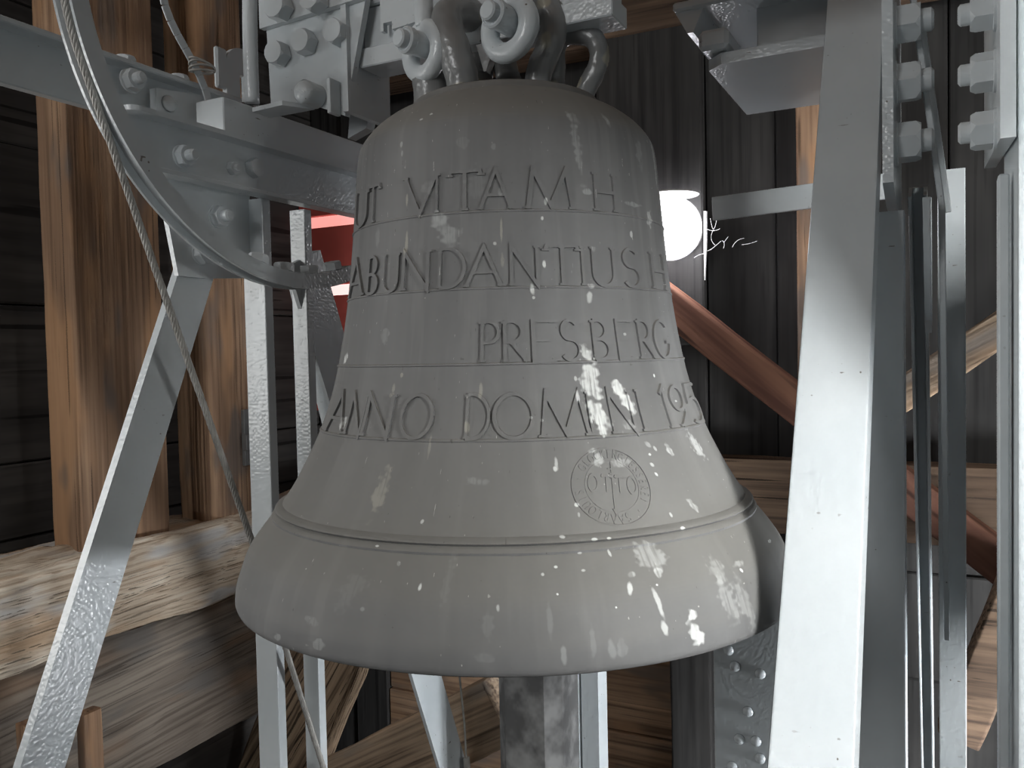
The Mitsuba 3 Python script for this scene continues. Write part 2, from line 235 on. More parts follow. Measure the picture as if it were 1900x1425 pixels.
def lathe(prof, n=24):
    return trimesh.creation.revolve(np.asarray(prof, float), sections=n)
def timber(p0, p1, w, h, hint=(0, 0, 1), rough=0.006, seed=0, step=0.045, wane=0.012):
    """A hewn timber: the bar's faces are subdivided and worn unevenly, its arrises rounded."""
    p0, p1 = np.asarray(p0, float), np.asarray(p1, float)
    d, a, b = frame(p1 - p0, hint); L = float(np.linalg.norm(p1 - p0))
    g = sg.box(-w / 2 + wane, -h / 2 + wane, w / 2 - wane, h / 2 - wane).buffer(wane, quad_segs=2)
    ring = shapely.segmentize(g, max(step * 0.7, 0.02)).exterior
    uv = np.array(ring.coords)[:-1]; k = len(uv); n = max(2, int(L / step))
    ls = np.linspace(0, L, n + 1)
    v = np.concatenate([np.c_[uv, np.full(k, l)] for l in ls])
    nz = meshkit.fbm(np.c_[v[:, 0] * 22, v[:, 1] * 22, v[:, 2] * 5] + seed * 7.3, 4, seed) - 0.5
    nrm = v[:, :2] / np.maximum(np.linalg.norm(v[:, :2], axis=1, keepdims=True), 1e-9)
    v[:, :2] += nrm * (nz * rough * 3)[:, None]
    end = (v[:, 2] < 1e-9) | (v[:, 2] > L - 1e-9)
    v[end, :2] *= 0.985
    f = []
    for i in range(n):
        for j in range(k):
            q = (j + 1) % k
            f += [[i * k + j, i * k + q, (i + 1) * k + q], [i * k + j, (i + 1) * k + q, (i + 1) * k + j]]
    v = np.vstack([v, [[0, 0, 0], [0, 0, L]]]); c0, c1 = len(v) - 2, len(v) - 1
    for j in range(k):
        q = (j + 1) % k
        f += [[c0, q, j], [c1, n * k + j, n * k + q]]
    m = trimesh.Trimesh(v, f, process=False)
    return moved(m, p0, a, b, d)

# bolts: shared meshes, put in place by to_world
def hex_head(af, h):
    r = af / math.sqrt(3); ang = np.arange(6) * math.pi / 3
    pts = [(r * math.cos(t), r * math.sin(t), z) for t in ang for z in (0, h * 0.8)]
    ang2 = np.arange(18) * math.pi / 9
    pts += [(r * 0.87 * math.cos(t), r * 0.87 * math.sin(t), h) for t in ang2]
    return tm(hull(pts))
def bolt_mesh(af=0.03, h=0.014, shank=0.0, sr=0.009, washer=0.0):
    ms = [hex_head(af, h)]
    if washer: w = lathe([(0, -0.001), (washer, -0.001), (washer, 0.0025), (washer * 0.9, 0.0032), (0, 0.0032)], 24); ms.append(w)
    if shank: ms.append(lathe([(0, h * 0.5), (sr, h * 0.5), (sr, h + shank - 0.003), (sr * 0.72, h + shank), (0, h + shank)], 16))
    return cat(*ms)
BOLTS = {'head': ply(bolt_mesh(0.040, 0.026, 0, 0, 0.0), STEEL, 25), 'hex': ply(bolt_mesh(0.034, 0.016), STEEL, 25), 'nut': ply(bolt_mesh(0.034, 0.017, 0.016, 0.0105, 0.021), STEEL, 25),
         'big': ply(bolt_mesh(0.042, 0.028, 0.014, 0.0135, 0.026), STEEL, 25), 'small': ply(bolt_mesh(0.024, 0.012, 0.006, 0.007), STEEL, 25),
         'rivet': ply(lathe([(0, 0.010), (0.005, 0.0093), (0.009, 0.0072), (0.0118, 0.004), (0.0128, 0.0), (0, 0)], 20), STEEL, True)}
def bolt(kind, parent, at, axis, turn=0.0, name='bolt', s=1.0):
    z = np.asarray(axis, float); z /= np.linalg.norm(z)
    x = np.cross(z, [0.2, 0.1, 1.0] if abs(z[2]) < 0.9 else [1.0, 0.1, 0]); x /= np.linalg.norm(x); y = np.cross(z, x)
    M = np.eye(4); M[:3, 0], M[:3, 1], M[:3, 2], M[:3, 3] = x * s, y * s, z * s, at
    tw = T(M.tolist()).rotate([0, 0, 1], turn)
    return obj(name, {**BOLTS[kind], 'to_world': tw}, None, parent)

# ------------------------------------------------------------------ the room
struct('floor', box(-1.85, 1.7, -3.2, 2.0, -0.1, 0.0), DUST)
struct('ceiling', box(-1.85, 1.7, -3.2, 2.0, 3.4, 3.5), DARK_WOOD)
def boarded(name, boards, m, plain=None):
    key = key_for(name); labels[key] = {'kind': 'structure'}
    for i, b in enumerate(boards):
        obj('board', b, m if not isinstance(m, list) else m[i], key)
    return key
def rough_board(x0, x1, y0, y1, z0, z1, seed):
    """A sawn board with a slightly uneven thickness and gappy edges."""
    j = random.Random(seed)
    return box(x0, x1, y0 + j.uniform(-.006, .006) * (y1 - y0 < .08), y1, z0, z1, 0.004)
bs, bm = [], []
edges = [-1.42, -1.16, -0.95, -0.72, -0.46, -0.27, -0.073, 0.16, 0.27, 0.46, 0.66, 0.9, 1.16, 1.4, 1.6]
for i in range(len(edges) - 1):
    o = (0.012, 0, 0.018, 0.004)[i % 4]
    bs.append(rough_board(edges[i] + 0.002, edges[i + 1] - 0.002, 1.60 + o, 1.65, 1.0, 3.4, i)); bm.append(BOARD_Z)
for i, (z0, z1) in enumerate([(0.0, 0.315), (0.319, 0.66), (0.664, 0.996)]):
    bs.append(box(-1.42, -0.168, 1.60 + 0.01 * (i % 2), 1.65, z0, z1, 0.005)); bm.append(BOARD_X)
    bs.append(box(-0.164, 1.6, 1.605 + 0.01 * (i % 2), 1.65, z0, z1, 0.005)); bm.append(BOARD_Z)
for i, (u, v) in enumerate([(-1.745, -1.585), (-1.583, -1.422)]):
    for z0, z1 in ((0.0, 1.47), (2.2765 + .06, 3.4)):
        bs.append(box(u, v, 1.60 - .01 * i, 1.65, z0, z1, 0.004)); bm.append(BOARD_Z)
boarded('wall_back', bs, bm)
# side walls; glowing windows out of view, placed to light bell and steelwork
def unseen_window(n, wall_x, y0, y1, z0, z1, L, tint, inward):
    key = f'unseen_window_{n}'; labels[key] = {'kind': 'structure'}
    f, a, b = 0.05, wall_x - .03, wall_x + .03
    obj('frame', cat(box(a, b, y0 - f, y1 + f, z0 - f, z0), box(a, b, y0 - f, y1 + f, z1, z1 + f), box(a, b, y0 - f, y0, z0, z1), box(a, b, y1, y1 + f, z0, z1)), WHITE, key)
    q = trimesh.Trimesh([[wall_x, y0, z0], [wall_x, y1, z0], [wall_x, y1, z1], [wall_x, y0, z1]], [[0, 1, 2], [0, 2, 3]], process=False)
    if q.face_normals[0][0] * inward < 0: q.invert()
    scene[key_for('pane', key)] = ply(q, 'lamp_glow', emitter={'type': 'area', 'radiance': rgb(*[L * t for t in tint])})
def side_boards(x0, x1, zs, hole, step=0.0, gap=.002, y1=1.9):
    out = []
    for i in range(len(zs) - 1):
        z0, z1 = zs[i] + gap, zs[i + 1] - gap
        segs = [(-3.1, y1)]
        if z1 > hole[2] - .05 and z0 < hole[3] + .05: segs = [(-3.1, hole[0] - .05), (hole[1] + .05, y1)]
        o = step * (i % 2)
        for (u, v) in segs: out.append(box(x0, x1 + o, u, v, z0, z1, 0.005))
    return out
zs = [0.0, 0.32, 0.62, 1.1935, 1.4117, 1.8719, 2.3326, 2.75, 3.1, 3.4]
HL = (-1.65, -0.95, 1.45, 2.4); HR = (-1.3, -.8, 1.72, 2.25)
boarded('wall_left', side_boards(-1.80, -1.75, zs, HL, .008), BOARD_Y)
HR2 = (.30, .70, .45, .85)
boarded('wall_right', side_boards(1.6, 1.65, [0.0, .199], (9, 9, 9, 9), 0, .002, 1.65) + side_boards(1.6, 1.65, [.199, .525, .851], HR2, 0, .002, 1.65) + side_boards(1.6, 1.65, [.851, 1.24, 1.668], (9, 9, 9, 9), 0, .002, 1.65)
        + side_boards(1.6, 1.65, [1.668, 1.98, 2.301], HR, 0, .002, 1.65) + side_boards(1.6, 1.65, [2.301, 2.68, 3.05, 3.4], (9, 9, 9, 9), 0, .002, 1.65), BOARD_Y)
unseen_window(1, -1.76, *HL, WIN_A, (1.0, 1.0, 0.98), 1)  # out of view, lights front-facing steel and the left of the bell
unseen_window(2, 1.61, *HR, WIN_B, (1.0, 1.0, 0.98), -1)  # out of view, lights the right of the bell and the front leg
unseen_window(4, 1.61, *HR2, WIN_D, (0.97, 1.0, 1.03), -1)  # out of view, lights the left sill and the right edge of the bell
HF = (-1.0, -0.2, 2.2, 3.0)
bs = []
for i, z in enumerate(np.arange(0, 3.3, 0.378)):
    z0, z1 = z + .002, z + .376
    segs = [(-1.8, HF[0] - .05), (HF[1] + .05, 1.65)] if z1 > HF[2] - .05 and z0 < HF[3] + .05 else [(-1.8, 1.65)]
    for u, v in segs: bs.append(box(u, v, -3.15, -3.10, z0, z1, 0.005))
boarded('wall_front', bs, BOARD_Y)
key = 'unseen_window_3'; labels[key] = {'kind': 'structure'}  # out of view behind the camera, placed to light the front faces
obj('frame', cat(box(HF[0] - .05, HF[1] + .05, -3.16, -3.09, HF[2] - .05, HF[2]), box(HF[0] - .05, HF[1] + .05, -3.16, -3.09, HF[3], HF[3] + .05), box(HF[0] - .05, HF[0], -3.16, -3.09, HF[2], HF[3]), box(HF[1], HF[1] + .05, -3.16, -3.09, HF[2], HF[3])), WHITE, key)
q = trimesh.Trimesh([[HF[0], -3.12, HF[2]], [HF[1], -3.12, HF[2]], [HF[1], -3.12, HF[3]], [HF[0], -3.12, HF[3]]], [[0, 1, 2], [0, 2, 3]], process=False)
if q.face_normals[0][1] < 0: q.invert()
scene[key_for('pane', key)] = ply(q, 'lamp_glow', emitter={'type': 'area', 'radiance': rgb(WIN_C, WIN_C, WIN_C)})
# timbers under the roof
t = obj('roof_beam', timber((-1.6, 1.42, 2.78), (1.58, 1.42, 2.74), 0.13, 0.20, (0, 0, 1), 0.004, 3), DARK_WOOD, None, 40)
tag(t, 'red-brown timber beam high at the back, above the dark boards', 'beam')
t = obj('roof_beam', timber((-1.7, -1.6, 3.0), (-1.7, 1.55, 3.0), 0.2, 0.2, (0, 0, 1), 0.004, 4), BOARD_Y, None, 40)
tag(t, 'dark roof beam running along the top of the left wall', 'beam')

# ------------------------------------------------------------------ timbers of the belfry
yA0, yA1 = 0.1778, 0.4561
xA = -1.4751
t = obj('timber_post', timber((( -1.35 + xA) / 2, (yA0 + yA1) / 2, 1.20), ((-1.35 + xA) / 2, (yA0 + yA1) / 2, 3.38), yA1 - yA0, -1.35 - xA, (0, 1, 0), 0.002, 5, 0.05, 0.008), BROWN_POST, None, 40)
tag(t, 'broad brown timber post with a pale front edge at the far left', 'post')
yB0, yB1 = 0.6256, 0.8077
t = obj('timber_post', timber((-1.43, (yB0 + yB1) / 2, 1.18), (-1.43, (yB0 + yB1) / 2, 3.38), yB1 - yB0, 0.16, (0, 1, 0), 0.003, 6, 0.05, 0.02), BROWN_POST, None, 40)
tag(t, 'narrower brown timber post just left of the pale steel column', 'post')
h = [(-1.345, 0.7464, 1.5391), (-1.345, 0.7383, 1.3593), (-1.345, 0.8056, 1.535)]
t = obj('iron_strap', cat(box(-1.352, -1.338, h[0][1], h[2][1], h[1][2], h[0][2], .002), box(-1.345, -1.325, h[0][1] - .005, h[0][1] + .012, h[1][2] + .05, h[1][2] + .10, .002)), IRON)
tag(t, 'small dark iron strap fixed to the narrower brown post beside the pale column', 'iron strap')
ys = -1.6, 1.5
t = obj('timber_sill', timber((-1.44, ys[0], 1.10), (-1.44, ys[1], 1.078), 0.245, 0.28, (0, 0, 1), 0.016, 8, 0.022, 0.03), PALE_SILL, None, 40)
tag(t, 'pale weathered timber sill lying level behind the slanting steel leg, the brown posts standing on it', 'beam')
t = obj('timber_log', timber((-1.5, -1.6, 0.74), (-1.5, .88, 0.74), 0.45, 0.28, (0, 0, 1), 0.010, 9, 0.05, 0.06), GREY_LOG, None, 40)
tag(t, 'big dark weathered log lying beneath the pale timber sill', 'beam')
for i, (a, b, top) in enumerate([(148, 182, 1318), (38, 62, 1340)]):
    p0 = [(-1.25, 0.101, 0.8358), (-1.25, -0.0579, 0.8697)][i]
    w = (0.05, 0.035)[i]
    t = obj('wooden_stake', timber((p0[0], p0[1], 0.0), p0, w, 0.035, (0, 1, 0), 0.003, 20 + i, 0.05, 0.006), BROWN_POST, None, 40)
    tag(t, ('short sawn wooden stake right of the slanting steel leg in the bottom left corner', 'thin short wooden stake left of the slanting steel leg in the bottom left corner')[i], 'stake')
# raking timber seen under the bell, and its lower end beside the column
p0, p1 = np.array((-1.4385, 0.98, 0.2544)), np.array((-1.2407, 0.98, 0.6556))
t = obj('timber_brace', timber(p0 - (p1 - p0) * 0.6, p1 + (p1 - p0) * 0.8, 0.28, 0.12, (1, 0, 0.0), 0.007, 11, 0.035, 0.012), RAKE_WOOD, None, 40)
tag(t, 'rough raking timber brace with open grain, leaning right under the left of the bell rim', 'brace')
p0, p1 = np.array((-1.3316, 0.845, 0.1818)), np.array((-0.4957, 0.845, 0.6771))
t = obj('timber_rail', timber(p0 - (p1 - p0) * 0.12, p1 + (p1 - p0) * 0.02, 0.19, 0.09, (0, 0, 1), 0.005, 12, 0.04, 0.012), LOW_WOOD, None, 40)
tag(t, 'brown timber rail climbing to the right under the bell, behind the steel braces', 'beam')
# right-hand timbers
p0, p1 = np.array((-0.1044, 1.27, 1.8412)), np.array((0.7562, 1.27, 1.1398))
t = obj('timber_brace', timber(p0 - (p1 - p0) * 0.3, p1 + (p1 - p0) * 0.15, 0.10, 0.10, (0.6, 0, 0.8), 0.003, 13, 0.05, 0.008), REDWOOD, None, 40)
tag(t, 'red-brown timber brace falling to the right from behind the bell below the lamp', 'brace')
p0, p1 = np.array((0.5667, 1.24, 1.5805)), np.array((0.7676, 1.24, 1.7298))
t = obj('timber_brace', timber(p0 - (p1 - p0) * 0.2, p1 + (p1 - p0) * 0.9, 0.085, 0.09, (0, 0, 1), 0.003, 14, 0.05, 0.008), LOW_WOOD, None, 40)
tag(t, 'light-edged timber brace rising to the right between the steel posts', 'brace')
p0, p1 = np.array((0.6846, 1.15, 0.7255)), np.array((0.7744, 1.15, 0.9879))
t = obj('timber_brace', timber(p0 - (p1 - p0) * 0.1, p1 + (p1 - p0) * 0.6, 0.10, 0.10, (1, 0, 0), 0.004, 19, 0.05, 0.01), DARK_WOOD, None, 40)
tag(t, 'dark brown timber brace leaning right, low between the steel posts at the right edge', 'brace')
zb0, zb1 = 1.1112, 1.3461
t = obj('timber_rail', timber((-0.6, 1.53, (zb0 + zb1) / 2), (1.58, 1.53, (zb0 + zb1) / 2), zb1 - zb0, 0.10, (0, 0, 1), 0.003, 15, 0.05, 0.008), DARK_WOOD, None, 40)
tag(t, 'level brown timber rail on the back wall beside the front steel leg', 'beam')
x0, x1 = -0.1636, -0.0261
t = obj('timber_post', timber(((x0 + x1) / 2, 1.48, 0.0), ((x0 + x1) / 2, 1.48, zb0 - .01), x1 - x0, 0.12, (1, 0, 0), 0.003, 16, 0.06, 0.01), BOARD_Z, None, 40)
tag(t, 'dark timber post on the back wall left of the riveted steel plate', 'post')
x0, x1 = 0.2483, 0.3741
t = obj('timber_post', timber(((x0 + x1) / 2, 1.51, zb1 + .01), ((x0 + x1) / 2, 1.51, 3.38), x1 - x0, 0.16, (1, 0, 0), 0.003, 17, 0.05, 0.008), BROWN_POST, None, 40)
tag(t, 'brown-edged timber post on the back wall beside the front steel leg', 'post')
p = np.array((-1.2, 1.025, 0.283))
x0, x1 = -0.3899, -0.2104
g = sg.box(x0, 0.62, x1, 0.62 + (x1 - x0)); c = 0.035
g = sg.Polygon([(x0 + c, .62), (x1 - c, .62), (x1, .62 + c), (x1, .79 - c), (x1 - c, .79), (x0 + c, .79), (x0, .79 - c), (x0, .62 + c)])
mm = trimesh.creation.extrude_polygon(g, 1.25, engine='earcut')
t = obj('tarred_post', mm, TAR); tag(t, 'dark tarred post with chamfered corners standing below the middle of the bell', 'post')

# ------------------------------------------------------------------ the bell
PROF = [(0.0, 0.408), (0.10, 0.4085), (0.148, 0.4075), (0.1535, 0.405), (0.156, 0.400), (0.158, 0.395), (0.1635, 0.392)]
side = [(.188, .380), (.2005, .372), (.2235, .352), (.241, .325), (.2455, .30), (.249, .26), (.2545, .1953), (.266, .0892), (.284, -.0142), (.2955, -.06), (.3145, -.1144), (.336, -.16), (.364, -.21), (.382, -.235), (.411, -.27), (.4315, -.30), (.443, -.33), (.4505, -.355), (.452, -.3713)]
from scipy.interpolate import PchipInterpolator
sz = np.array([s[1] for s in side])[::-1]; sr = np.array([s[0] for s in side])[::-1]
R_OF = PchipInterpolator(sz, sr)
zz = np.linspace(.380, -.3713, 150)
PROF += [(float(R_OF(z)), float(z)) for z in zz]
PROF += [(.4505, -.3765), (.446, -.379), (.436, -.378), (.425, -.372), (.405, -.34), (.375, -.29), (.34, -.24), (.30, -.18), (.275, -.10), (.255, 0), (.235, .10), (.222, .2), (.215, .29), (.19, .34), (.12, .375), (0, .38)]
bell = thing('bell', 'large grey bronze church bell with raised Latin lettering, hanging in the middle', 'bell')
ZB = 1.70
m = lathe([(r, z + ZB) for r, z in PROF], 192)
if m.volume < 0: m.invert()
obj('body', m, BRONZE, bell, 50)
def band(z, h, out, sharp=0.5):
    """A raised moulding line round the bell."""
    q = [(float(R_OF(z - h)) - .003, z - h), (float(R_OF(z - h)) + .0005, z - h), (float(R_OF(z - h * sharp)) + out, z - h * sharp), (float(R_OF(z + h * sharp)) + out, z + h * sharp), (float(R_OF(z + h)) + .0005, z + h), (float(R_OF(z + h)) - .003, z + h)]
    q = [(r, zq + ZB) for r, zq in q]; q.append(q[0])
    m = lathe(q, 160)
    if m.volume < 0: m.invert()
    return m
for z, h, o in ((.1953, .0018, .0014), (.0892, .0018, .0014), (-.0142, .0020, .0018), (-.1144, .0022, .0016)):
    obj('line_moulding', band(z, h, o), BRONZE, bell, 40)
obj('ridge_moulding', cat(band(-.2335, .0050, .0068, .35), band(-.2435, .0050, .0032, .4)), BRONZE, bell, 40, label='raised double ridge round the flare of the bell')

# lettering: serif capitals from strokes, laid on the bell
def arc(cx, cy, rx, ry, a0, a1, n=16):
    t = np.radians(np.linspace(a0, a1, n)); return [(cx + rx * math.cos(x), cy + ry * math.sin(x)) for x in t]
GL = {  # strokes in a box of width w and height 1
 'A': (.9, [[(.05, 0), (.47, 1), (.87, 0)], [(.20, .36), (.72, .36)]]), 'B': (.62, [[(.12, 0), (.12, 1)], [(.12, 1)] + arc(.25, .76, .25, .24, 90, -90) + [(.12, .52)], [(.12, .52)] + arc(.28, .26, .28, .26, 90, -90) + [(.12, 0)]]),
 'C': (.8, [arc(.45, .5, .4, .5, 45, 315, 26)]), 'D': (.85, [[(.12, 0), (.12, 1)], [(.12, 1)] + arc(.3, .5, .5, .5, 90, -90, 24) + [(.12, 0)]]),
 'E': (.6, [[(.55, 1), (.12, 1), (.12, 0), (.58, 0)], [(.12, .52), (.48, .52)]]), 'G': (.85, [arc(.45, .5, .4, .5, 45, 350, 26) + [(.84, .42), (.6, .42)]]),
 'H': (.8, [[(.1, 0), (.1, 1)], [(.7, 0), (.7, 1)], [(.1, .5), (.7, .5)]]), 'I': (.25, [[(.12, 0), (.12, 1)]]), 'K': (.7, [[(.1, 0), (.1, 1)], [(.62, 1), (.12, .45), (.66, 0)]]),
 'L': (.6, [[(.12, 1), (.12, 0), (.56, 0)]]), 'M': (1.0, [[(.04, 0), (.16, 1), (.5, .08), (.84, 1), (.96, 0)]]), 'N': (.85, [[(.1, 0), (.1, 1), (.75, 0), (.75, 1)]]),
 'O': (.95, [arc(.47, .5, .43, .5, 0, 360, 36)]), 'P': (.6, [[(.12, 0), (.12, 1)], [(.12, 1)] + arc(.28, .74, .26, .26, 90, -90) + [(.12, .48)]]),
 'R': (.68, [[(.12, 0), (.12, 1)], [(.12, 1)] + arc(.28, .74, .26, .26, 90, -90) + [(.12, .48)], [(.28, .48), (.64, 0)]]),
 'S': (.6, [arc(.3, .76, .22, .24, 35, 270, 18) + arc(.3, .26, .25, .26, 90, -150, 18)]), 'T': (.8, [[(.4, 0), (.4, 1)], [(.03, .90), (.06, 1), (.74, 1), (.77, .90)]]),
 'U': (.8, [[(.1, 1)] + [(.1, .32)] + arc(.4, .32, .3, .32, 180, 360, 14) + [(.7, 1)]]), 'V': (.9, [[(.05, 1), (.45, 0), (.85, 1)]]), 'Z': (.7, [[(.08, 1), (.62, 1), (.06, 0), (.64, 0)]]),
 '1': (.3, [[(.02, .84), (.17, 1), (.17, 0)]]), '9': (.6, [arc(.3, .7, .25, .3, -20, 340, 24) + [(.55, .7), (.5, .3), (.2, 0)]]), '5': (.6, [[(.52, 1), (.14, 1), (.1, .58)] + arc(.28, .32, .27, .32, 120, -130, 18)]), '.': (.2, [[(.06, .45), (.14, .45), (.14, .55), (.06, .55), (.06, .45)]])}
def glyph(c, sw=0.042, serif=True):
    w, st = GL[c]; parts = []
    for s in st:
        parts.append(sg.LineString(s).buffer(sw, cap_style='flat', join_style='mitre', mitre_limit=2.5, quad_segs=4))
        if serif and c not in 'OCGS.':
            for e in (s[0], s[-1]):
                if abs(e[1]) < .01 or abs(e[1] - 1) < .01 or c in 'T':
                    parts.append(sg.box(e[0] - .085, min(max(e[1] - .028, 0), .945), e[0] + .085, min(max(e[1] - .028, 0), .945) + .055))
    return w, ops.unary_union(parts).simplify(0.004)
def relief(shape, to_surface, high, size):
    """The 2-D shape (metres) as raised metal: bottom ring wide, top slightly narrower, laid on the surface."""
    out = []
    for g in getattr(shape, 'geoms', [shape]):
        if g.is_empty or g.area < 1e-8: continue
        m = trimesh.creation.extrude_polygon(shapely.segmentize(g, size), 1.0, engine='earcut')
        v, f = trimesh.remesh.subdivide_to_size(np.c_[m.vertices[:, :2], m.vertices[:, 2] * 1e-6], m.faces, size, max_iter=12)
        v[:, 2] *= 1e6
        out.append(trimesh.Trimesh(to_surface(v[:, 0], v[:, 1], np.where(v[:, 2] > .5, high, -.0015)), f, process=False))
    return trimesh.util.concatenate(out)
LINES = [[('U', -2.3079, -2.0618), ('T', -2.0599, -1.9317), ('V', -1.713, -1.4935), ('I', -1.5142, -1.474), ('T', -1.4226, -1.2415), ('A', -1.2504, -1.0801), ('M', -0.9927, -0.7352), ('H', -0.6063, -0.4381)], [('A', -2.3189, -2.0633), ('B', -2.0182, -1.9032), ('U', -1.8644, -1.7295), ('N', -1.7145, -1.5226), ('D', -1.4874, -1.3267), ('A', -1.3267, -1.1393), ('N', -1.1003, -0.9376), ('T', -0.9062, -0.7268), ('I', -0.7238, -0.6792), ('U', -0.6534, -0.49), ('S', -0.4393, -0.298), ('H', -0.1821, 0.0399)], [('P', -1.2545, -1.1496), ('R', -1.1444, -1.0198), ('E', -1.0092, -0.882), ('S', -0.8546, -0.754), ('B', -0.6948, -0.5886), ('E', -0.5519, -0.4403), ('R', -0.3993, -0.2728), ('G', -0.253, -0.0915)], [('A', -2.2285, -2.014), ('N', -1.9939, -1.8501), ('N', -1.8598, -1.6646), ('O', -1.6207, -1.4554), ('D', -1.3111, -1.1978), ('O', -1.1793, -1.0034), ('M', -0.9731, -0.763), ('I', -0.7673, -0.7316), ('N', -0.6553, -0.5157), ('I', -0.4952, -0.4493), ('1', -0.318, -0.2617), ('9', -0.2293, -0.0946), ('5', -0.0667, 0.1963)]]
# the words that run on round the far side, out of sight
BASE = [.1975, .0915, -.0115, -.1115]; CAP = [.0545, .0545, .0545, .0575]
WORDS = ['UT VITAM H', 'ABUNDANTIUS H', 'PRESBERG', 'ANNO DOMINI 195']
for row, (ls, zb, hgt) in enumerate(zip(LINES, BASE, CAP)):
    key = key_for('inscription', bell); labels[key] = {'label': f'raised lettering reading {WORDS[row]}'}
    for c, t0, t1 in ls:
        if t0 is None: continue
        if t1 is None: t1 = t0 + 0.12
        w, g = glyph(c)
        x0, x1 = (0.03, w - .03) if c not in 'I1' else (0, w)
        g = affinity.scale(g, 1, hgt, origin=(0, 0))
        sx = (t1 - t0) / (x1 - x0) * float(R_OF(zb + .02))
        g = affinity.scale(g, sx, 1, origin=(0, 0))
        def lay(u, v, h, t0=t0, x0=x0, sx=sx, zb=zb):
            th = t0 + (u - x0 * sx) / float(R_OF(zb + .02)); z = np.clip(zb + v, -.37, .379); r = R_OF(z) + h
            return np.c_[r * np.cos(th), r * np.sin(th), z + ZB]
        obj('letter', relief(g, lay, .0036, .008), BRONZE, key, 35)
# founder's round seal
SEAL_T, SEAL_Z = (-0.7134, 1.5238)
SEAL_Z -= ZB
def seal_lay(u, v, h):
    # u across, v up along the slope, in metres, tilted as the seal sits
    a = math.radians(-9.0); u, v = u * math.cos(a) - v * math.sin(a), u * math.sin(a) + v * math.cos(a)
    z = SEAL_Z + v * 0.82; r = R_OF(z); th = SEAL_T + u / float(R_OF(SEAL_Z)); r = r + h
    return np.c_[r * np.cos(th), r * np.sin(th), z + ZB]
seal = key_for('seal', bell); labels[seal] = {'label': 'round raised seal with OTTO across it'}
RS = 0.058
ringg = sg.Point(0, 0).buffer(RS, 48).difference(sg.Point(0, 0).buffer(RS - .0022, 48))
ring2 = sg.Point(0, 0).buffer(RS * .68, 48).difference(sg.Point(0, 0).buffer(RS * .68 - .0012, 48))
obj('rim', cat(relief(ringg, seal_lay, .0016, .004), relief(ring2, seal_lay, .0009, .004)), BRONZE, seal, 35)
gs = []
txt = 'SAARLOUIS . GLOCKENGIESSEREI . '
for i, c in enumerate(txt):
    if c == ' ': continue
    w, g = glyph(c, .075, False); s = RS * .20
    g = affinity.translate(affinity.scale(g, s * .75, s, origin=(0, 0)), -w * s * .37, RS * .73)
    gs.append(affinity.rotate(g, 200 - i * 360 / len(txt), origin=(0, 0)))
obj('lettering', relief(ops.unary_union(gs), seal_lay, .0012, .004), BRONZE, seal, 35)
gs = []
for i, (c, x) in enumerate([('O', -.034), ('T', -.0145), ('T', .0045), ('O', .0225)]):
    w, g = glyph(c, .085, False); s = RS * .42
    gs.append(affinity.translate(affinity.scale(g, s * (.62 if c == 'O' else .72), s, origin=(0, 0)), x - .001, -.010))
gs.append(sg.box(-.0012, -.034, .0012, .036)); gs.append(sg.box(-.006, .024, .006, .0262)); gs.append(sg.box(-.004, .017, .004, .019))
gs.append(sg.Polygon([(0, -.042), (.004, -.034), (-.004, -.034)]))
obj('emblem', relief(ops.unary_union(gs), seal_lay, .0015, .004), BRONZE, seal, 35)

# crown of the bell: loops cast on the head
def blobby(mesh, seed, amp=0.0025, f=45):
    v = mesh.vertices; n = mesh.vertex_normals
    mesh.vertices = v + n * ((meshkit.fbm(v * f, 3, seed) - .5) * 2 * amp)[:, None]
    return mesh
ZC = 2.106
def canon(ctrl, r, seed, taper=None):
    pts = curve(ctrl, 44); R = r if taper is None else np.interp(np.linspace(0, 1, 44), *taper) * r
    return blobby(tube(pts, R, 16), seed)
obj('canon', canon([(-0.0394, -0.07, 2.1172), (-0.0413, -0.08, 2.1617), (-0.058, -0.08, 2.2105), (-0.0688, -0.062, 2.2494), (-0.0623, -0.02, 2.2694), (-0.068, 0.03, 2.262), (-0.0826, 0.06, 2.1809)], .0265, 1), IRON, bell, True, label='dark cast loop on the head of the bell')
obj('canon', canon([(0.0599, 0.0, 2.1284), (0.0635, 0.0, 2.1581), (0.0845, 0.0, 2.1975), (0.0891, 0.0, 2.2308), (0.0726, 0.0, 2.2615), (0.0266, 0.03, 2.2883), (-0.0141, 0.06, 2.2798), (-0.027, 0.07, 2.1746)], .0215, 2), IRON, bell, True)
obj('canon', canon([(0.1166, 0.05, 2.1151), (0.1324, 0.05, 2.1432), (0.1472, 0.05, 2.1756), (0.1412, 0.05, 2.2061), (0.114, 0.05, 2.2225), (0.0821, 0.05, 2.2205), (0.0696, 0.05, 2.189), (0.0687, 0.05, 2.1447)], .0168, 3), IRON, bell, True)
obj('canon', canon([(-0.1041, -0.055, 2.109), (-0.1033, -0.065, 2.1372), (-0.1077, -0.07, 2.1628)], .030, 4, ([0, .5, 1], [1.2, 1, .9])), IRON, bell, True)
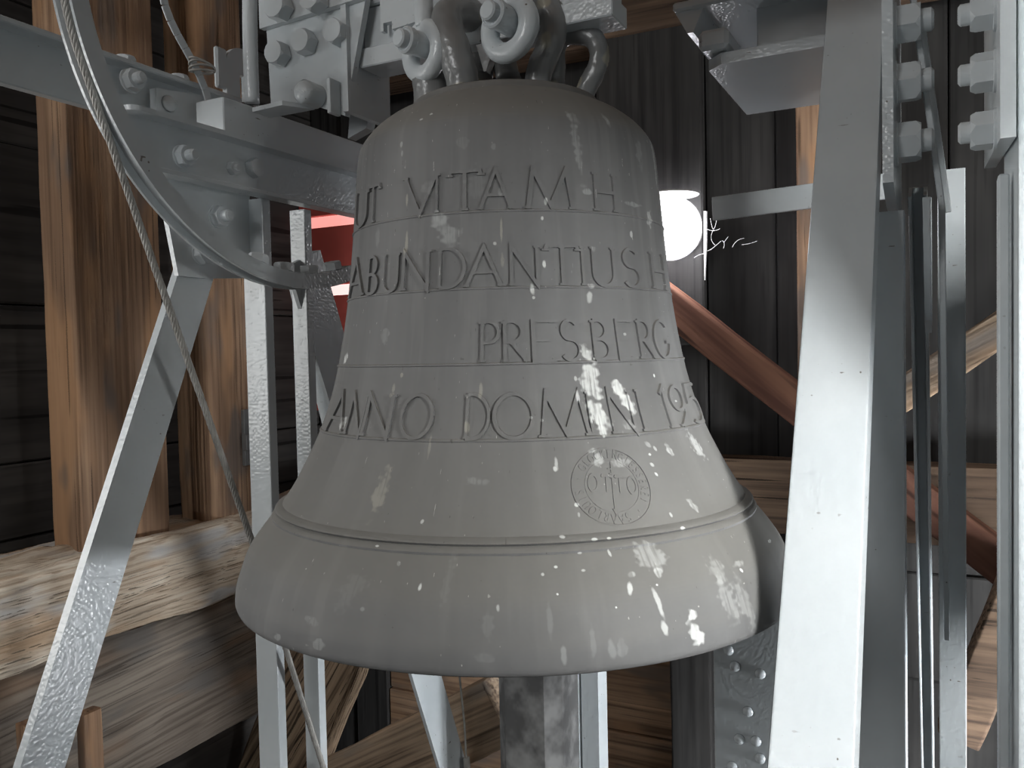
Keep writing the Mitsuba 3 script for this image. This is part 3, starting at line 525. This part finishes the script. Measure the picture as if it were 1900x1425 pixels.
# shackles: eyes with bolt heads, rods up to the headstock
def shackle(c, R, r, up, d, seed, ovals=1.0, label=''):
    """An eye of round bar about c (lying in the plane across d), with a rod up to the headstock and a bolt through it."""
    k = thing('shackle', label, 'shackle')
    c = np.array(c); dd, a, b = frame(d, (0, 0, 1))
    ang = np.linspace(0, 2 * np.pi, 49)[:-1]
    pts = c + R * (np.cos(ang)[:, None] * a * ovals + np.sin(ang)[:, None] * b)
    obj('eye', blobby(tube(pts, r, 14, True), seed, .0015), STEEL, k, True)
    obj('rod', blobby(tube(curve([c + a * (R * ovals), c + a * (R * ovals) + (np.array(up) - c) * .35 + [0, 0, .01], up], 16), np.linspace(r * 1.05, r * .95, 16), 14), seed + 1, .0012), STEEL, k, True)
    pin = lathe([(0, -.03), (r * 1.30, -.03), (r * 1.30, .040), (r * 1.42, .042), (r * 1.42, .052), (r * 1.25, .055), (r * 1.18, .055), (r * 1.18, .0525), (r * .95, .0525), (r * .95, .064), (r * .80, .067), (0, .067)], 24)
    obj('bolt', moved(pin, c - dd * .012 + a * R * .25, a, b, dd), STEEL, k, 35)
shackle((-0.1014, -0.085, 2.1912), .036, .0150, (-0.1194, -0.06, 2.3389), (-.30, -.92, .02), 11, 1.0, 'grey shackle with a bolt through its eye at the left of the bell crown')
shackle((0.048, -0.075, 2.204), .0385, .0160, (0.0753, -0.05, 2.2997), (-.20, -.95, .05), 13, 1.0, 'larger grey shackle with a bolt through its eye over the middle of the bell crown')
t = obj('wooden_wedge', tm(hull([(-.02, -.06, 2.195), (.016, -.06, 2.195), (.012, -.03, 2.195), (-.016, -.03, 2.195), (-.006, -.062, 2.150), (-.002, -.062, 2.150), (-.004, -.045, 2.150)])), IRON)
tag(t, 'small pointed grey wedge hanging between the shackles above the bell', 'wedge')

# ------------------------------------------------------------------ headstock carrying the bell
hs = thing('headstock', 'grey steel headstock beam across the top, carrying the bell', 'headstock')
obj('beam', box(-.295, .45, .0, .06, 2.332, 2.46, .003), STEEL, hs)
obj('lower_flange', box(-.295, .19, .0, .07, 2.222, 2.256, .002), STEEL, hs)
obj('web', box(-.292, .185, .012, .06, 2.257, 2.331, .002), STEEL, hs)
px = [(-0.2381, -0.005, 2.33), (-0.24, -0.005, 2.272), (-0.177, -0.005, 2.2769)]
obj('hanger_plate', plate([(px[0][0], 2.36), (px[0][0], px[1][2]), (px[1][0] + .008, px[1][2]), (px[1][0] + .008, px[1][2] + .014), (px[1][0] + .026, px[1][2] + .014), (px[1][0] + .026, px[1][2]), (px[2][0] + .03, px[2][2]), (px[2][0] + .03, 2.36)], 'y', -.012, 0.0), STEEL, hs)
# right-hand bearing carriage on the far trestle side
rb = thing('bearing_bracket', 'dark grey bearing bracket at the top right, beside the front steel leg', 'bracket')
yb = .44
a = [(0.1621, 0.44, 2.3907), (0.2243, 0.44, 2.2926), (0.256, 0.44, 2.2617), (0.4638, 0.44, 2.2728), (0.2162, 0.44, 2.3312), (0.1889, 0.44, 2.3341)]
obj('top_plate', box(a[0][0], a[3][0], yb - .01, yb + .4, a[0][2] - .012, a[0][2] + .006, .004), STEEL, rb)
obj('side_plate', plate([(a[0][0] + .003, a[0][2] - .012), (a[5][0], a[5][2]), (a[5][0] + .012, a[5][2]), (a[0][0] + .06, a[0][2] - .012)], 'y', yb, yb + .35), STEEL, rb)
g = sg.Polygon([(a[1][0], yb + .03), (a[2][0], yb), (a[3][0], yb), (a[3][0], yb + .4), (a[1][0], yb + .4)]).buffer(.008).buffer(-.008)
obj('foot_plate', plate(np.array(g.exterior.coords)[:-1], 'z', a[2][2], a[2][2] + .022), STEEL, rb)
obj('upright_plate', box(a[1][0] + .09, a[3][0], yb + .06, yb + .09, a[2][2] + .02, a[0][2], .002), STEEL, rb)
q = [(0.2155, 0.43, 2.3281), (0.2745, 0.43, 2.2879)]
obj('block', box(q[0][0], q[1][0], yb - .02, yb + .10, q[1][2], q[0][2], .008), STEEL, rb)
# left-hand bearing bracket
lb = thing('bearing_bracket', 'bright grey bolted bearing bracket at the top left of the bell', 'bracket')
q = [(-0.4974, -0.02, 2.3777), (-0.4886, -0.02, 2.1746), (-0.4639, -0.02, 2.1589), (-0.3825, -0.02, 2.1628), (-0.3155, -0.02, 2.1345), (-0.285, -0.02, 2.2491), (-0.2633, -0.02, 2.3299), (-0.4945, -0.02, 2.3198), (-0.2657, -0.02, 2.3285)]
obj('face_plate', plate([(q[0][0] - .004, 2.52), (q[1][0], q[1][2]), (q[3][0], q[3][2]), (q[4][0], q[4][2]), (q[5][0], q[5][2]), (q[6][0], q[6][2]), (q[6][0] + .02, 2.52)], 'y', -.02, -.006), STEEL, lb)
obj('cover_plate', plate([(q[7][0] - .004, 2.52), (q[7][0] - .004, q[7][2]), (q[8][0] + .001, q[8][2]), (q[8][0] + .02, 2.52)], 'y', -.034, -.0205), STEEL, lb)
obj('side_plate', plate([(-.03, q[4][2] + .004), (.10, q[4][2] + .004), (.10, 2.52), (-.03, 2.52)], 'x', q[4][0] + .004, q[4][0] + .016), STEEL, lb)
obj('foot', plate([(q[1][0], -.07), (q[3][0] - .03, -.075), (q[3][0], -.022), (q[1][0], -.022)], 'z', q[2][2] - .004, q[2][2] + .004), STEEL, lb)
k = [(-0.3689, 0.1, 2.2383), (-0.3071, 0.1, 2.2507), (-0.3388, 0.1, 2.1371), (-0.3834, 0.1, 2.1232)]
obj('rear_plate', plate([(p[0], p[2]) for p in k], 'y', .075, .10), STEEL, lb)
obj('rib', box(q[4][0] - .016, q[4][0] - .008, -.05, -.021, q[4][2], q[4][2] + .062, .001), STEEL, lb)
for i, (x, z) in enumerate([(-0.3933, 2.2763), (-0.3199, 2.2802), (-0.4569, 2.2669)]):
    bolt('head', lb, (x, -.021, z), (0, -1, 0), 15 + 20 * i, s=1.0)
x, _, z = (-0.3781, -0.02, 2.1778)
obj('pivot_pin', moved(lathe([(0, 0), (.022, 0), (.022, .035), (.016, .043), (.006, .046), (0, .046)], 24), (x, -.021, z), (1, 0, 0), (0, 0, 1), (0, -1, 0)), STEEL, lb, 40)
for i, (x, z) in enumerate([(-0.4373, 2.3428), (-0.3553, 2.3408)]):
    bolt('head', lb, (x, -.035, z), (0, -1, 0), 40 * i, s=1.1)

# ------------------------------------------------------------------ left steel trestle
lt = thing('steel_trestle', 'grey painted steel trestle left of the bell, with slanting leg, column and bolted plates', 'steel frame')
# slanting front leg: a narrow bright edge to the front, the wide side to the right
p0, p1 = np.array((-0.55, -0.1564, 1.8568)), np.array((-0.55, -0.484, 1.0977))
d = (p1 - p0) / np.linalg.norm(p1 - p0)
obj('leg', section(p0 - d * .03, p1 + d * 1.25, [(-.038, 0), (.038, 0), (.038, -.010), (-.028, -.010), (-.028, -.016), (-.038, -.016)], (0, 1, 0)), STEEL, lt)
# rear leg, leaning the other way
p0, p1 = np.array((-0.55, 0.1541, 1.8638)), np.array((-0.55, 0.5924, 0.7919))
d = (p1 - p0) / np.linalg.norm(p1 - p0)
obj('leg', section(p0 - d * .05, p1 + d * .95, [(-.055, 0), (.055, 0), (.055, -.05), (.045, -.05), (.045, -.010), (-.055, -.010)], (0, 1, 0)), STEEL, lt)
p0, p1 = np.array((-0.6, 0.1803, 1.8392)), np.array((-0.6, 0.3109, 1.426))
d = (p1 - p0) / np.linalg.norm(p1 - p0)
obj('tie_tube', tube([p0 - d * .02, p1 + d * .02, p1 + d * .12], .024, 16), STEEL, lt, 40)
# column: two channels
xa, xb = -0.5728, -0.5185
obj('column', section((xa, -.02, 0), (xa, -.02, 2.008), channel(xb - xa, .022, .006, .002), (1, 0, 0)), STEEL, lt)
xa, xb = -0.5756, -0.5349
obj('column', section((xa, .12, 0), (xa, .12, 2.008), channel(xb - xa, .022, .006, .002), (1, 0, 0)), STEEL, lt)
# lower rail: channel with a rounded nose, bolts on its web
zt, zl = 2.098, 2.0111
yn = -0.3427
k = [(-0.5, -0.3348, 2.0608), (-0.5, -0.2912, 2.0061)]
obj('rail', cat(plate([(k[0][1], zt - .004), (k[1][1], zl), (.95, zl), (.95, zt - .004)], 'x', -.52, -.504), box(-.522, -.488, k[1][1], .95, zl - .004, zl + .004, .001),
    plate(np.array(sg.box(-.525, k[0][1] - .012, -.472, .95).buffer(-.02).buffer(.02).exterior.coords)[:-1], 'z', zt - .006, zt + .002)), STEEL, lt)
for i, (u, v, kk) in enumerate([(340, 290, 'nut'), (432, 312, 'small'), (470, 300, 'hex')]):
    c = [(-0.5, -0.2245, 2.0451), (-0.5, -0.1118, 2.0457), (-0.5, -0.0601, 2.0552)][i]
    bolt(kk, lt, (-.503, c[1], c[2]), (1, 0, 0), 20 * i, s=.95)
# upper rail: a solid bar with its bright sawn end to the front
c = (-0.5, -0.1298, 2.1352)
xe = -0.5687
obj('upper_rail', box(xe, -.5, c[1], .95, 2.103, 2.170, .002), STEEL, lt)
# long beam behind, running out of the picture at the left
zA, zB2 = 2.1982, 2.1321
obj('beam', cat(box(-.70, -.61, -1.9, 0.0317, zA + .016, zA + .026, .002), box(-.66, -.64, -1.9, .3, zB2, zA + .02, .002)), STEEL, lt)
for i, yy in enumerate([-0.2066, -0.0862]):
    bolt('head', lt, (-.655, yy, zA + .025), (0, 0, 1), 11 * i, s=.8)
for i, c in enumerate([(-0.6, -0.2394, 2.1836), (-0.6, -0.1587, 2.165)]):
    bolt('nut' if i == 0 else 'rivet', lt, (-.605, c[1], c[2]), (1, 0, 0.1), 11 * i, s=1.0 if i == 0 else 1.2)
obj('splice_plate', plate([(-0.1844, 2.1392), (-0.0787, 2.1392), (-0.0787, 2.2004), (-0.1844, 2.1875)], 'x', -.622, -.606), STEEL, lt)
# knee plates between rail, leg and column
k = [(-0.545, -0.2315, 2.0201), (-0.545, -0.1387, 2.021), (-0.545, -0.1466, 1.8466), (-0.545, -0.2095, 1.847), (-0.545, -0.2293, 1.9443)]
kp = obj('knee_plate', plate([(p[1], p[2]) for p in k], 'x', -.548, -.538), STEEL, lt)
k = [(-0.56, -0.1321, 2.0237), (-0.56, -0.016, 2.0328), (-0.56, -0.0182, 1.8572), (-0.56, -0.14, 1.8479)]
kp = obj('knee_plate', plate([(p[1], p[2]) for p in k], 'x', -.564, -.553), STEEL, lt)
for i, c in enumerate([(-0.555, -0.1009, 1.9649), (-0.54, -0.1567, 1.8909)]):
    bolt('nut', lt, (c[0] + .001, c[1], c[2]), (1, 0, 0), 25 * i, s=1.05)
c = (-0.5, -0.2852, 2.0925)
bolt('small', lt, (c[0], c[1], zt + .001), (0, 0, 1), 0, s=.5)
obj('bent_rod', tube(curve([(-0.53, -0.0207, 2.4246), (-0.53, -0.0253, 2.3218), (-0.53, -0.0262, 2.2403), (-0.53, -0.0257, 2.1875)], 20), .0145, 12), STEEL, lt, True)
r0 = (-0.66, 0.0539, 2.3169)
obj('lifting_lug', cat(moved(trimesh.creation.extrude_polygon(sg.Point(0, 0).buffer(.045).union(sg.box(-.045, -.06, .045, 0)).difference(sg.box(-.008, -.06, .008, -.01)), .012, engine='earcut'), (r0[0], r0[1] + .02, r0[2] - .02), (0, 1, 0), (0, 0, 1), (1, 0, 0)),
    box(r0[0] - .0, r0[0] + .012, r0[1] - .050, r0[1] - .02, r0[2] - .07, r0[2] + .012, .004)), STEEL, lt)

t = obj('wire_strap', cat(*[bar(a, b, .018, .004, (0, 1, 0)) for a, b in (lambda P: zip(P[:-1], P[1:]))(curve([(-0.6, -0.1688, 2.365), (-0.6, -0.1452, 2.3061), (-0.6, -0.1062, 2.2595), (-0.6, -0.088, 2.2348), (-0.6, -0.0664, 2.188)], 9))]), STEEL)
tag(t, 'thin flat grey strap hanging at the top left, tied to the beam with wire', 'strap')
c = np.array((-0.59, -0.0903, 2.2464))
w = []
for j in range(4):
    ang = np.linspace(0, 2 * np.pi, 25)[:-1]
    w.append(tube(c + np.c_[np.cos(ang) * .014, np.sin(ang) * .028, np.sin(ang + j) * .006 + j * .004 - .006], .0022, 6, True))
t = obj('wire_tie', cat(*w), CABLE, None, True); tag(t, 'twisted wire tie binding the thin strap at the top left', 'wire')

# ------------------------------------------------------------------ rope wheel left of the bell and its cable
whl = thing('rope_wheel', 'curved grey steel rope wheel rim sweeping down from the top left to the bell', 'wheel')
WC, WR = (-.40, -.051, 2.283), .456
def rim(a0, a1, prof, n=72):
    """An arc of the wheel: profile (radial, across X) swept about the wheel's axis."""
    ang = np.radians(np.linspace(a0, a1, n)); pr = np.asarray(prof); k = len(pr); v = []
    for a in ang:
        for r, x in pr: v.append((WC[0] + x, WC[1] + r * math.cos(a), WC[2] + r * math.sin(a)))
    f = []
    for i in range(n - 1):
        for j in range(k):
            q = (j + 1) % k
            f += [[i * k + j, i * k + q, (i + 1) * k + q], [i * k + j, (i + 1) * k + q, (i + 1) * k + j]]
    vt, tri = trimesh.creation.triangulate_polygon(sg.Polygon(pr), engine='earcut')
    tri = np.array([int(np.argmin(((pr - q) ** 2).sum(1))) for q in vt])[tri]
    f += tri.tolist() + [[c + (n - 1) * k for c in t[::-1]] for t in tri.tolist()]
    m = trimesh.Trimesh(v, f, process=False); m.fix_normals(); return m
ro = WR
obj('rim', rim(148, 290, [(ro - .028, 0), (ro, 0), (ro, -.005), (ro - .010, -.009), (ro - .010, -.028), (ro, -.032), (ro, -.037), (ro - .028, -.037)], 110), STEEL, whl, 30)
for i, c in enumerate([(-0.418, -0.1387, 1.8875), (-0.418, -0.0764, 1.8808), (-0.418, -0.0104, 1.8817), (-0.418, 0.0561, 1.8874)]):
    v = np.array([0, WC[1] - c[1], WC[2] - c[2]]); v /= np.linalg.norm(v)
    bolt('hex', whl, np.array([-.418, WC[1], WC[2]]) - v * (ro - .029), v, 17 * i, s=.95)
P0 = np.array([-.4185, WC[1], WC[2]])
a_t = math.radians(202)
pts = [P0 + (ro - .004) * np.array([0, math.cos(math.radians(a)), math.sin(math.radians(a))]) for a in np.linspace(150, 200, 26)]
e1, e2 = np.array((-0.478, -0.1193, 1.3722)), np.array((-0.505, 0.0917, 0.8471))
last = pts[-1]
pts += [last + (e1 - last) * s for s in np.linspace(0, 1, 24)[1:]] + [e1 + (e2 - e1) * s for s in np.linspace(0, 1.6, 20)[1:]]
pts = np.array(pts)
def strand(pts, r, lay=0.055, n=6):
    s = np.r_[0, np.cumsum(np.linalg.norm(np.diff(pts, axis=0), axis=1))]
    m = int(s[-1] / 0.006); ss = np.linspace(0, s[-1], m); c = np.c_[[np.interp(ss, s, pts[:, i]) for i in range(3)]].T
    t = np.gradient(c, axis=0); t /= np.linalg.norm(t, axis=1, keepdims=True)
    a = np.cross(t, [1.0, 0.1, 0]); a /= np.linalg.norm(a, axis=1, keepdims=True); b = np.cross(t, a)
    out = []
    for j in range(n):
        ph = 2 * np.pi * (ss / lay + j / n)
        out.append(tube(c + r * .62 * (np.cos(ph)[:, None] * a + np.sin(ph)[:, None] * b), r * .42, 6))
    return cat(*out)
t = obj('steel_cable', strand(pts, .0058), CABLE, None, True)
tag(t, 'twisted steel cable running off the rope wheel down to the left of the bell', 'cable')
p = [(-0.5395, 0.7, 0.8575), (-0.5237, 0.7, 0.6884), (-0.521, 0.7, 0.5991), (-0.5173, 0.7, 0.5474)]
t = obj('thin_wire', cat(tube([p[0], p[1], p[2]], .003, 8), tube([p[2], p[3], np.array(p[3]) + [0, 0, -.4]], .009, 10)), CABLE, None, 40)
tag(t, 'thin upright wire ending in a dark sleeve, under the bell left of the tarred post', 'wire')

# ------------------------------------------------------------------ right steel trestle (front leg close to the camera)
rt = thing('steel_trestle', 'pale grey steel trestle right of the bell, its wide leg slanting through the foreground', 'steel frame')
L_ = np.array([(0.46, 0.3947, 2.3288), (0.46, 0.0048, 1.6641), (0.46, -0.2521, 1.2003)]); R_ = np.array([(0.555, 0.3531, 2.2947), (0.555, 0.0845, 1.7321), (0.555, -0.2751, 1.2302)])
pts = np.vstack([L_[:, 1:], R_[:, 1:]]); cf = np.polyfit(pts[:, 1], pts[:, 0], 1)
lean = lambda z: cf[0] * z + cf[1]
obj('leg', section((.46, lean(0.0), 0.0), (.46, lean(2.7), 2.7), channel(.096, .06, .009, .004), (1, 0, 0)), STEEL, rt, 25, label='wide pale slanting front leg')
xr = 0.5895
obj('column', section((.50, .27, 0), (.50, .27, 1.92), channel(xr - .50, .06, .010, .004), (1, 0, 0)), STEEL, rt, 25)
gx = .562
obj('knee_plate', plate([(.20, 1.955), (.20, 2.75), (.48, 2.75), (.48, 1.93), (.30, 1.93)], 'x', gx, gx + .016), STEEL, rt)
for i, (dy, dz, kk) in enumerate([(0, 0, 'big'), (0, 0, 'big'), (0, 0, 'big')]):
    c = [(0.601, 0.25, 2.0257), (0.6014, 0.25, 2.1213), (0.6018, 0.25, 2.2148)][i]
    bolt('big', rt, (gx + .0165, .255, c[2]), (1, 0, 0), 13 * i, s=1.35)
lr = [(0.6, 0.6118, 1.8274), (0.6, 0.9586, 1.237)]
obj('leg', section((.592, .42, 1.98), (.592, 1.42, 0.0), channel(.03, .05, .006, .002), (1, 0, 0)), STEEL, rt)
obj('gap_plate', plate([(.22, 1.93), (.49, 1.97), (.49, 1.76), (.42, 1.72), (.34, 1.74)], 'x', .618, .628), STEEL, rt)
obj('tie_bar', cat(bar((.600, .30, 2.30), (.645, .34, 1.93), .010, .05, (1, 0, 0)), bar((.645, .34, 1.93), (.650, .34, 1.2), .010, .05, (1, 0, 0))), STEEL, rt)
obj('tie_bar', bar((.618, .32, 2.22), (.655, .40, 1.93), .010, .04, (1, 0, 0)), STEEL, rt)

rt2 = thing('steel_trestle', 'second steel trestle at the right edge, with a white column and bolts facing left', 'steel frame')
obj('column', section((.722, -.16, 0), (.722, -.16, 2.75), channel(.13, .25, .010, .004), (1, 0, 0)), STEEL, rt2, 25)
obj('knee_plate', plate([(-.18, 1.925), (-.18, 2.75), (.25, 2.75), (.25, 1.97)], 'x', .704, .7195), STEEL, rt2)
for i in range(3):
    c = [(0.7, 0.2202, 2.0219), (0.7, 0.2163, 2.1083), (0.7, 0.2123, 2.1977)][i]
    bolt('big', rt2, (.7035, -.10, [1.9529, 2.0215, 2.093][i]), (-1, 0, 0), 13 * i, s=.95)
obj('rear_column', section((.637, .50, 0), (.637, .50, 2.02), channel(.046, .05, .007, .002), (1, 0, 0)), STEEL, rt2)
obj('unseen_shade_beam', box(.90, 1.0, -2.2, -.42, 1.89, 2.30, .003), STEEL, rt2)  # out of view, placed to shade the upper bell and left rails
obj('leg', box(.90, .98, -1.35, -.72, 0, 1.885, .004), STEEL, rt2)  # added out of view, blocks right-hand light from left trestle and bell centre
obj('added_shade_panel', plate([(-.30, 0), (.24, 0), (.24, .90), (-.30, .90)], 'x', .90, .912), STEEL, rt2)  # added out of view, blocks low right-hand light from the left leg
obj('added_shade_panel', plate([(-.30, 1.34), (.25, 1.34), (.25, 1.05), (.85, 1.05), (.85, 1.885), (-.30, 1.885)], 'x', .90, .912), STEEL, rt2)  # added out of view, keeps the bracket underside in shade
obj('side_bar', box(.706, .718, -.10, -.06, 0, 1.9, .002), STEEL, rt2)

rp = thing('riveted_plate', 'blue-grey steel plate with round rivets under the right of the bell', 'steel plate')
x0, x1 = 0.1857, 0.3261
obj('plate', box(x0, x1 + .02, .6, .612, 0.0, 1.2, .001), STEEL, rp)
for c in [(0.2196, 0.6, 1.0324), (0.2334, 0.6, 0.9981), (0.288, 0.6, 0.9896), (0.2604, 0.6, 0.9013), (0.2408, 0.6, 0.8361), (0.2771, 0.6, 0.8382), (0.2859, 0.6, 0.8015), (0.2247, 0.6, 0.771)]:
    bolt('rivet', rp, (c[0], .6005, c[2]), (0, -1, 0), 0, 'rivet', .95)
x0, x1 = -0.3086, -0.2306
t = obj('steel_post', section((x0, .95, 0), (x0, .95, 1.5), [(0, 0), (.018, 0), (.022, .012), (.026, 0), (x1 - x0, 0), (x1 - x0, .07), (0, .07)], (1, 0, 0)), STEEL)
tag(t, 'narrow blue-grey steel post with a groove, below the bell right of the tarred post', 'post')
p0, p1 = np.array((0.0998, 1.0, 2.0702)), np.array((0.3683, 1.0, 2.0795))
t = obj('flat_bar', bar(p0, p1 + (p1 - p0) * .6, .062, .012, (0, 0, 1)), STEEL)
tag(t, 'grey flat steel bar running right from the lamp to the front leg', 'bar')

# ------------------------------------------------------------------ lamp, red shutter, cobwebs
lc = np.array((-0.0737, 1.2, 2.0577))
lamp = thing('globe_lamp', 'glaring white round lamp on the back wall at the right edge of the bell', 'lamp')
ax = ((1, 0, 0), (0, 0, 1), (0, -1, 0))
obj('base', moved(lathe([(0, 0), (.060, 0), (.060, .02), (.042, .034), (.036, .062), (0, .062)], 40), (lc[0], 1.339, lc[2]), *ax), WHITE, lamp, 40)
GR = .092
dome = trimesh.creation.icosphere(4, GR); dome.apply_scale([1, .95, 1.02]); dome.apply_translation(lc)
scene[key_for('glass_globe', lamp)] = ply(dome, 'lamp_glow', True, emitter={'type': 'area', 'radiance': rgb(LAMP, LAMP, LAMP * 1.06)})
obj('hood', moved(lathe([(0, 0), (.085, -.010), (.085, -.006), (0, .005)], 32), lc + [0, 0, GR * 1.02 + .012], (1, 0, 0), (0, 1, 0), (0, 0, 1)), WHITE, lamp, 40)
xb = -0.012
t = obj('lamp_board', box(xb - .34, xb, 1.34, 1.37, 1.7135, 2.75, .006), BOARD_Z)
tag(t, 'dark upright board that the glaring lamp is fixed to', 'board')
t = obj('lit_edge_strip', tube([(0.006, 1.3, 2.1146), (0.0047, 1.3, 2.0209), (0.0015, 1.3, 1.9076)], [.006, .006, .002], 10), WHITE, None, True)  # white strip stands for the board edge lit by the lamp
tag(t, 'thin white strip standing for the lamplit board edge beside the lamp', 'strip')
th = []
def web(*pp): th.append(tube(curve(pp, 10) if len(pp) > 2 else np.array(pp), .0009, 5))
for a, b, c2 in [((0.0102, 1.3, 2.0609), (0.0312, 1.3, 2.0543), (0.0491, 1.3, 2.0592)), ((0.0204, 1.3, 2.0923), (0.0297, 1.3, 2.0593), (0.0398, 1.3, 2.0906)), ((0.0296, 1.3, 2.0577), (0.0227, 1.3, 2.0276), (0.0339, 1.3, 2.0106)), ((0.0191, 1.3, 1.9972), (0.0371, 1.3, 2.0104), (0.0518, 1.3, 2.0221)), ((0.055, 1.3, 2.0234), (0.0598, 1.3, 2.0167), (0.0579, 1.3, 1.9991)), ((0.0728, 1.3, 2.0332), (0.0647, 1.3, 2.0227), (0.0598, 1.3, 2.0167)), ((0.0851, 1.3, 2.0003), (0.0949, 1.3, 2.0155), (0.1202, 1.3, 2.0246)), ((0.1121, 1.3, 2.0062), (0.1341, 1.3, 2.0077), (0.1576, 1.3, 2.0138)), ((0.0092, 1.3, 1.9882), (-0.0105, 1.3, 1.9864), (-0.0305, 1.3, 1.978)), ((0.0093, 1.3, 1.9947), (0.0191, 1.3, 1.9988), (0.0257, 1.3, 2.0016))]:
    web(a, b, c2)
t = obj('cobweb', cat(*th), WEB); labels[t] = {'label': 'thin white cobweb threads to the right of the lamp', 'category': 'cobweb', 'kind': 'stuff'}
# red shutter in the far left corner with daylight in its gaps
sh = thing('red_shutter', 'red painted wooden shutter glimpsed between the steel column and the bell', 'shutter')
YS = 1.50
cx = [-1.7089, -1.4338]
zg = [2.2765, 2.2315, 1.9933, 1.9521]
obj('slat', box(-1.74, -1.425, YS, YS + .03, zg[2] + .002, zg[1] - .002, .003), RED, sh)
obj('slat', box(-1.74, -1.425, YS, YS + .03, 1.48, zg[3] - .002, .003), RED, sh)
obj('slat', box(-1.74, -1.425, YS, YS + .03, zg[0] + .002, zg[0] + .055, .003), RED, sh)
def pane(x0, x1, z0, z1, y, L):
    q = trimesh.Trimesh([[x0, y, z0], [x1, y, z0], [x1, y, z1], [x0, y, z1]], [[0, 1, 2], [0, 2, 3]], process=False)
    if q.face_normals[0][1] > 0: q.invert()
    scene[key_for('lit_gap', sh)] = ply(q, 'lamp_glow', emitter={'type': 'area', 'radiance': rgb(*L)})
pane(-1.74, -1.425, zg[1] - .004, zg[0] + .004, YS + .035, (.95, .36, .32))
pane(-1.74, -1.425, zg[3] - .004, zg[2] + .004, YS + .035, (1.3, .80, .76))
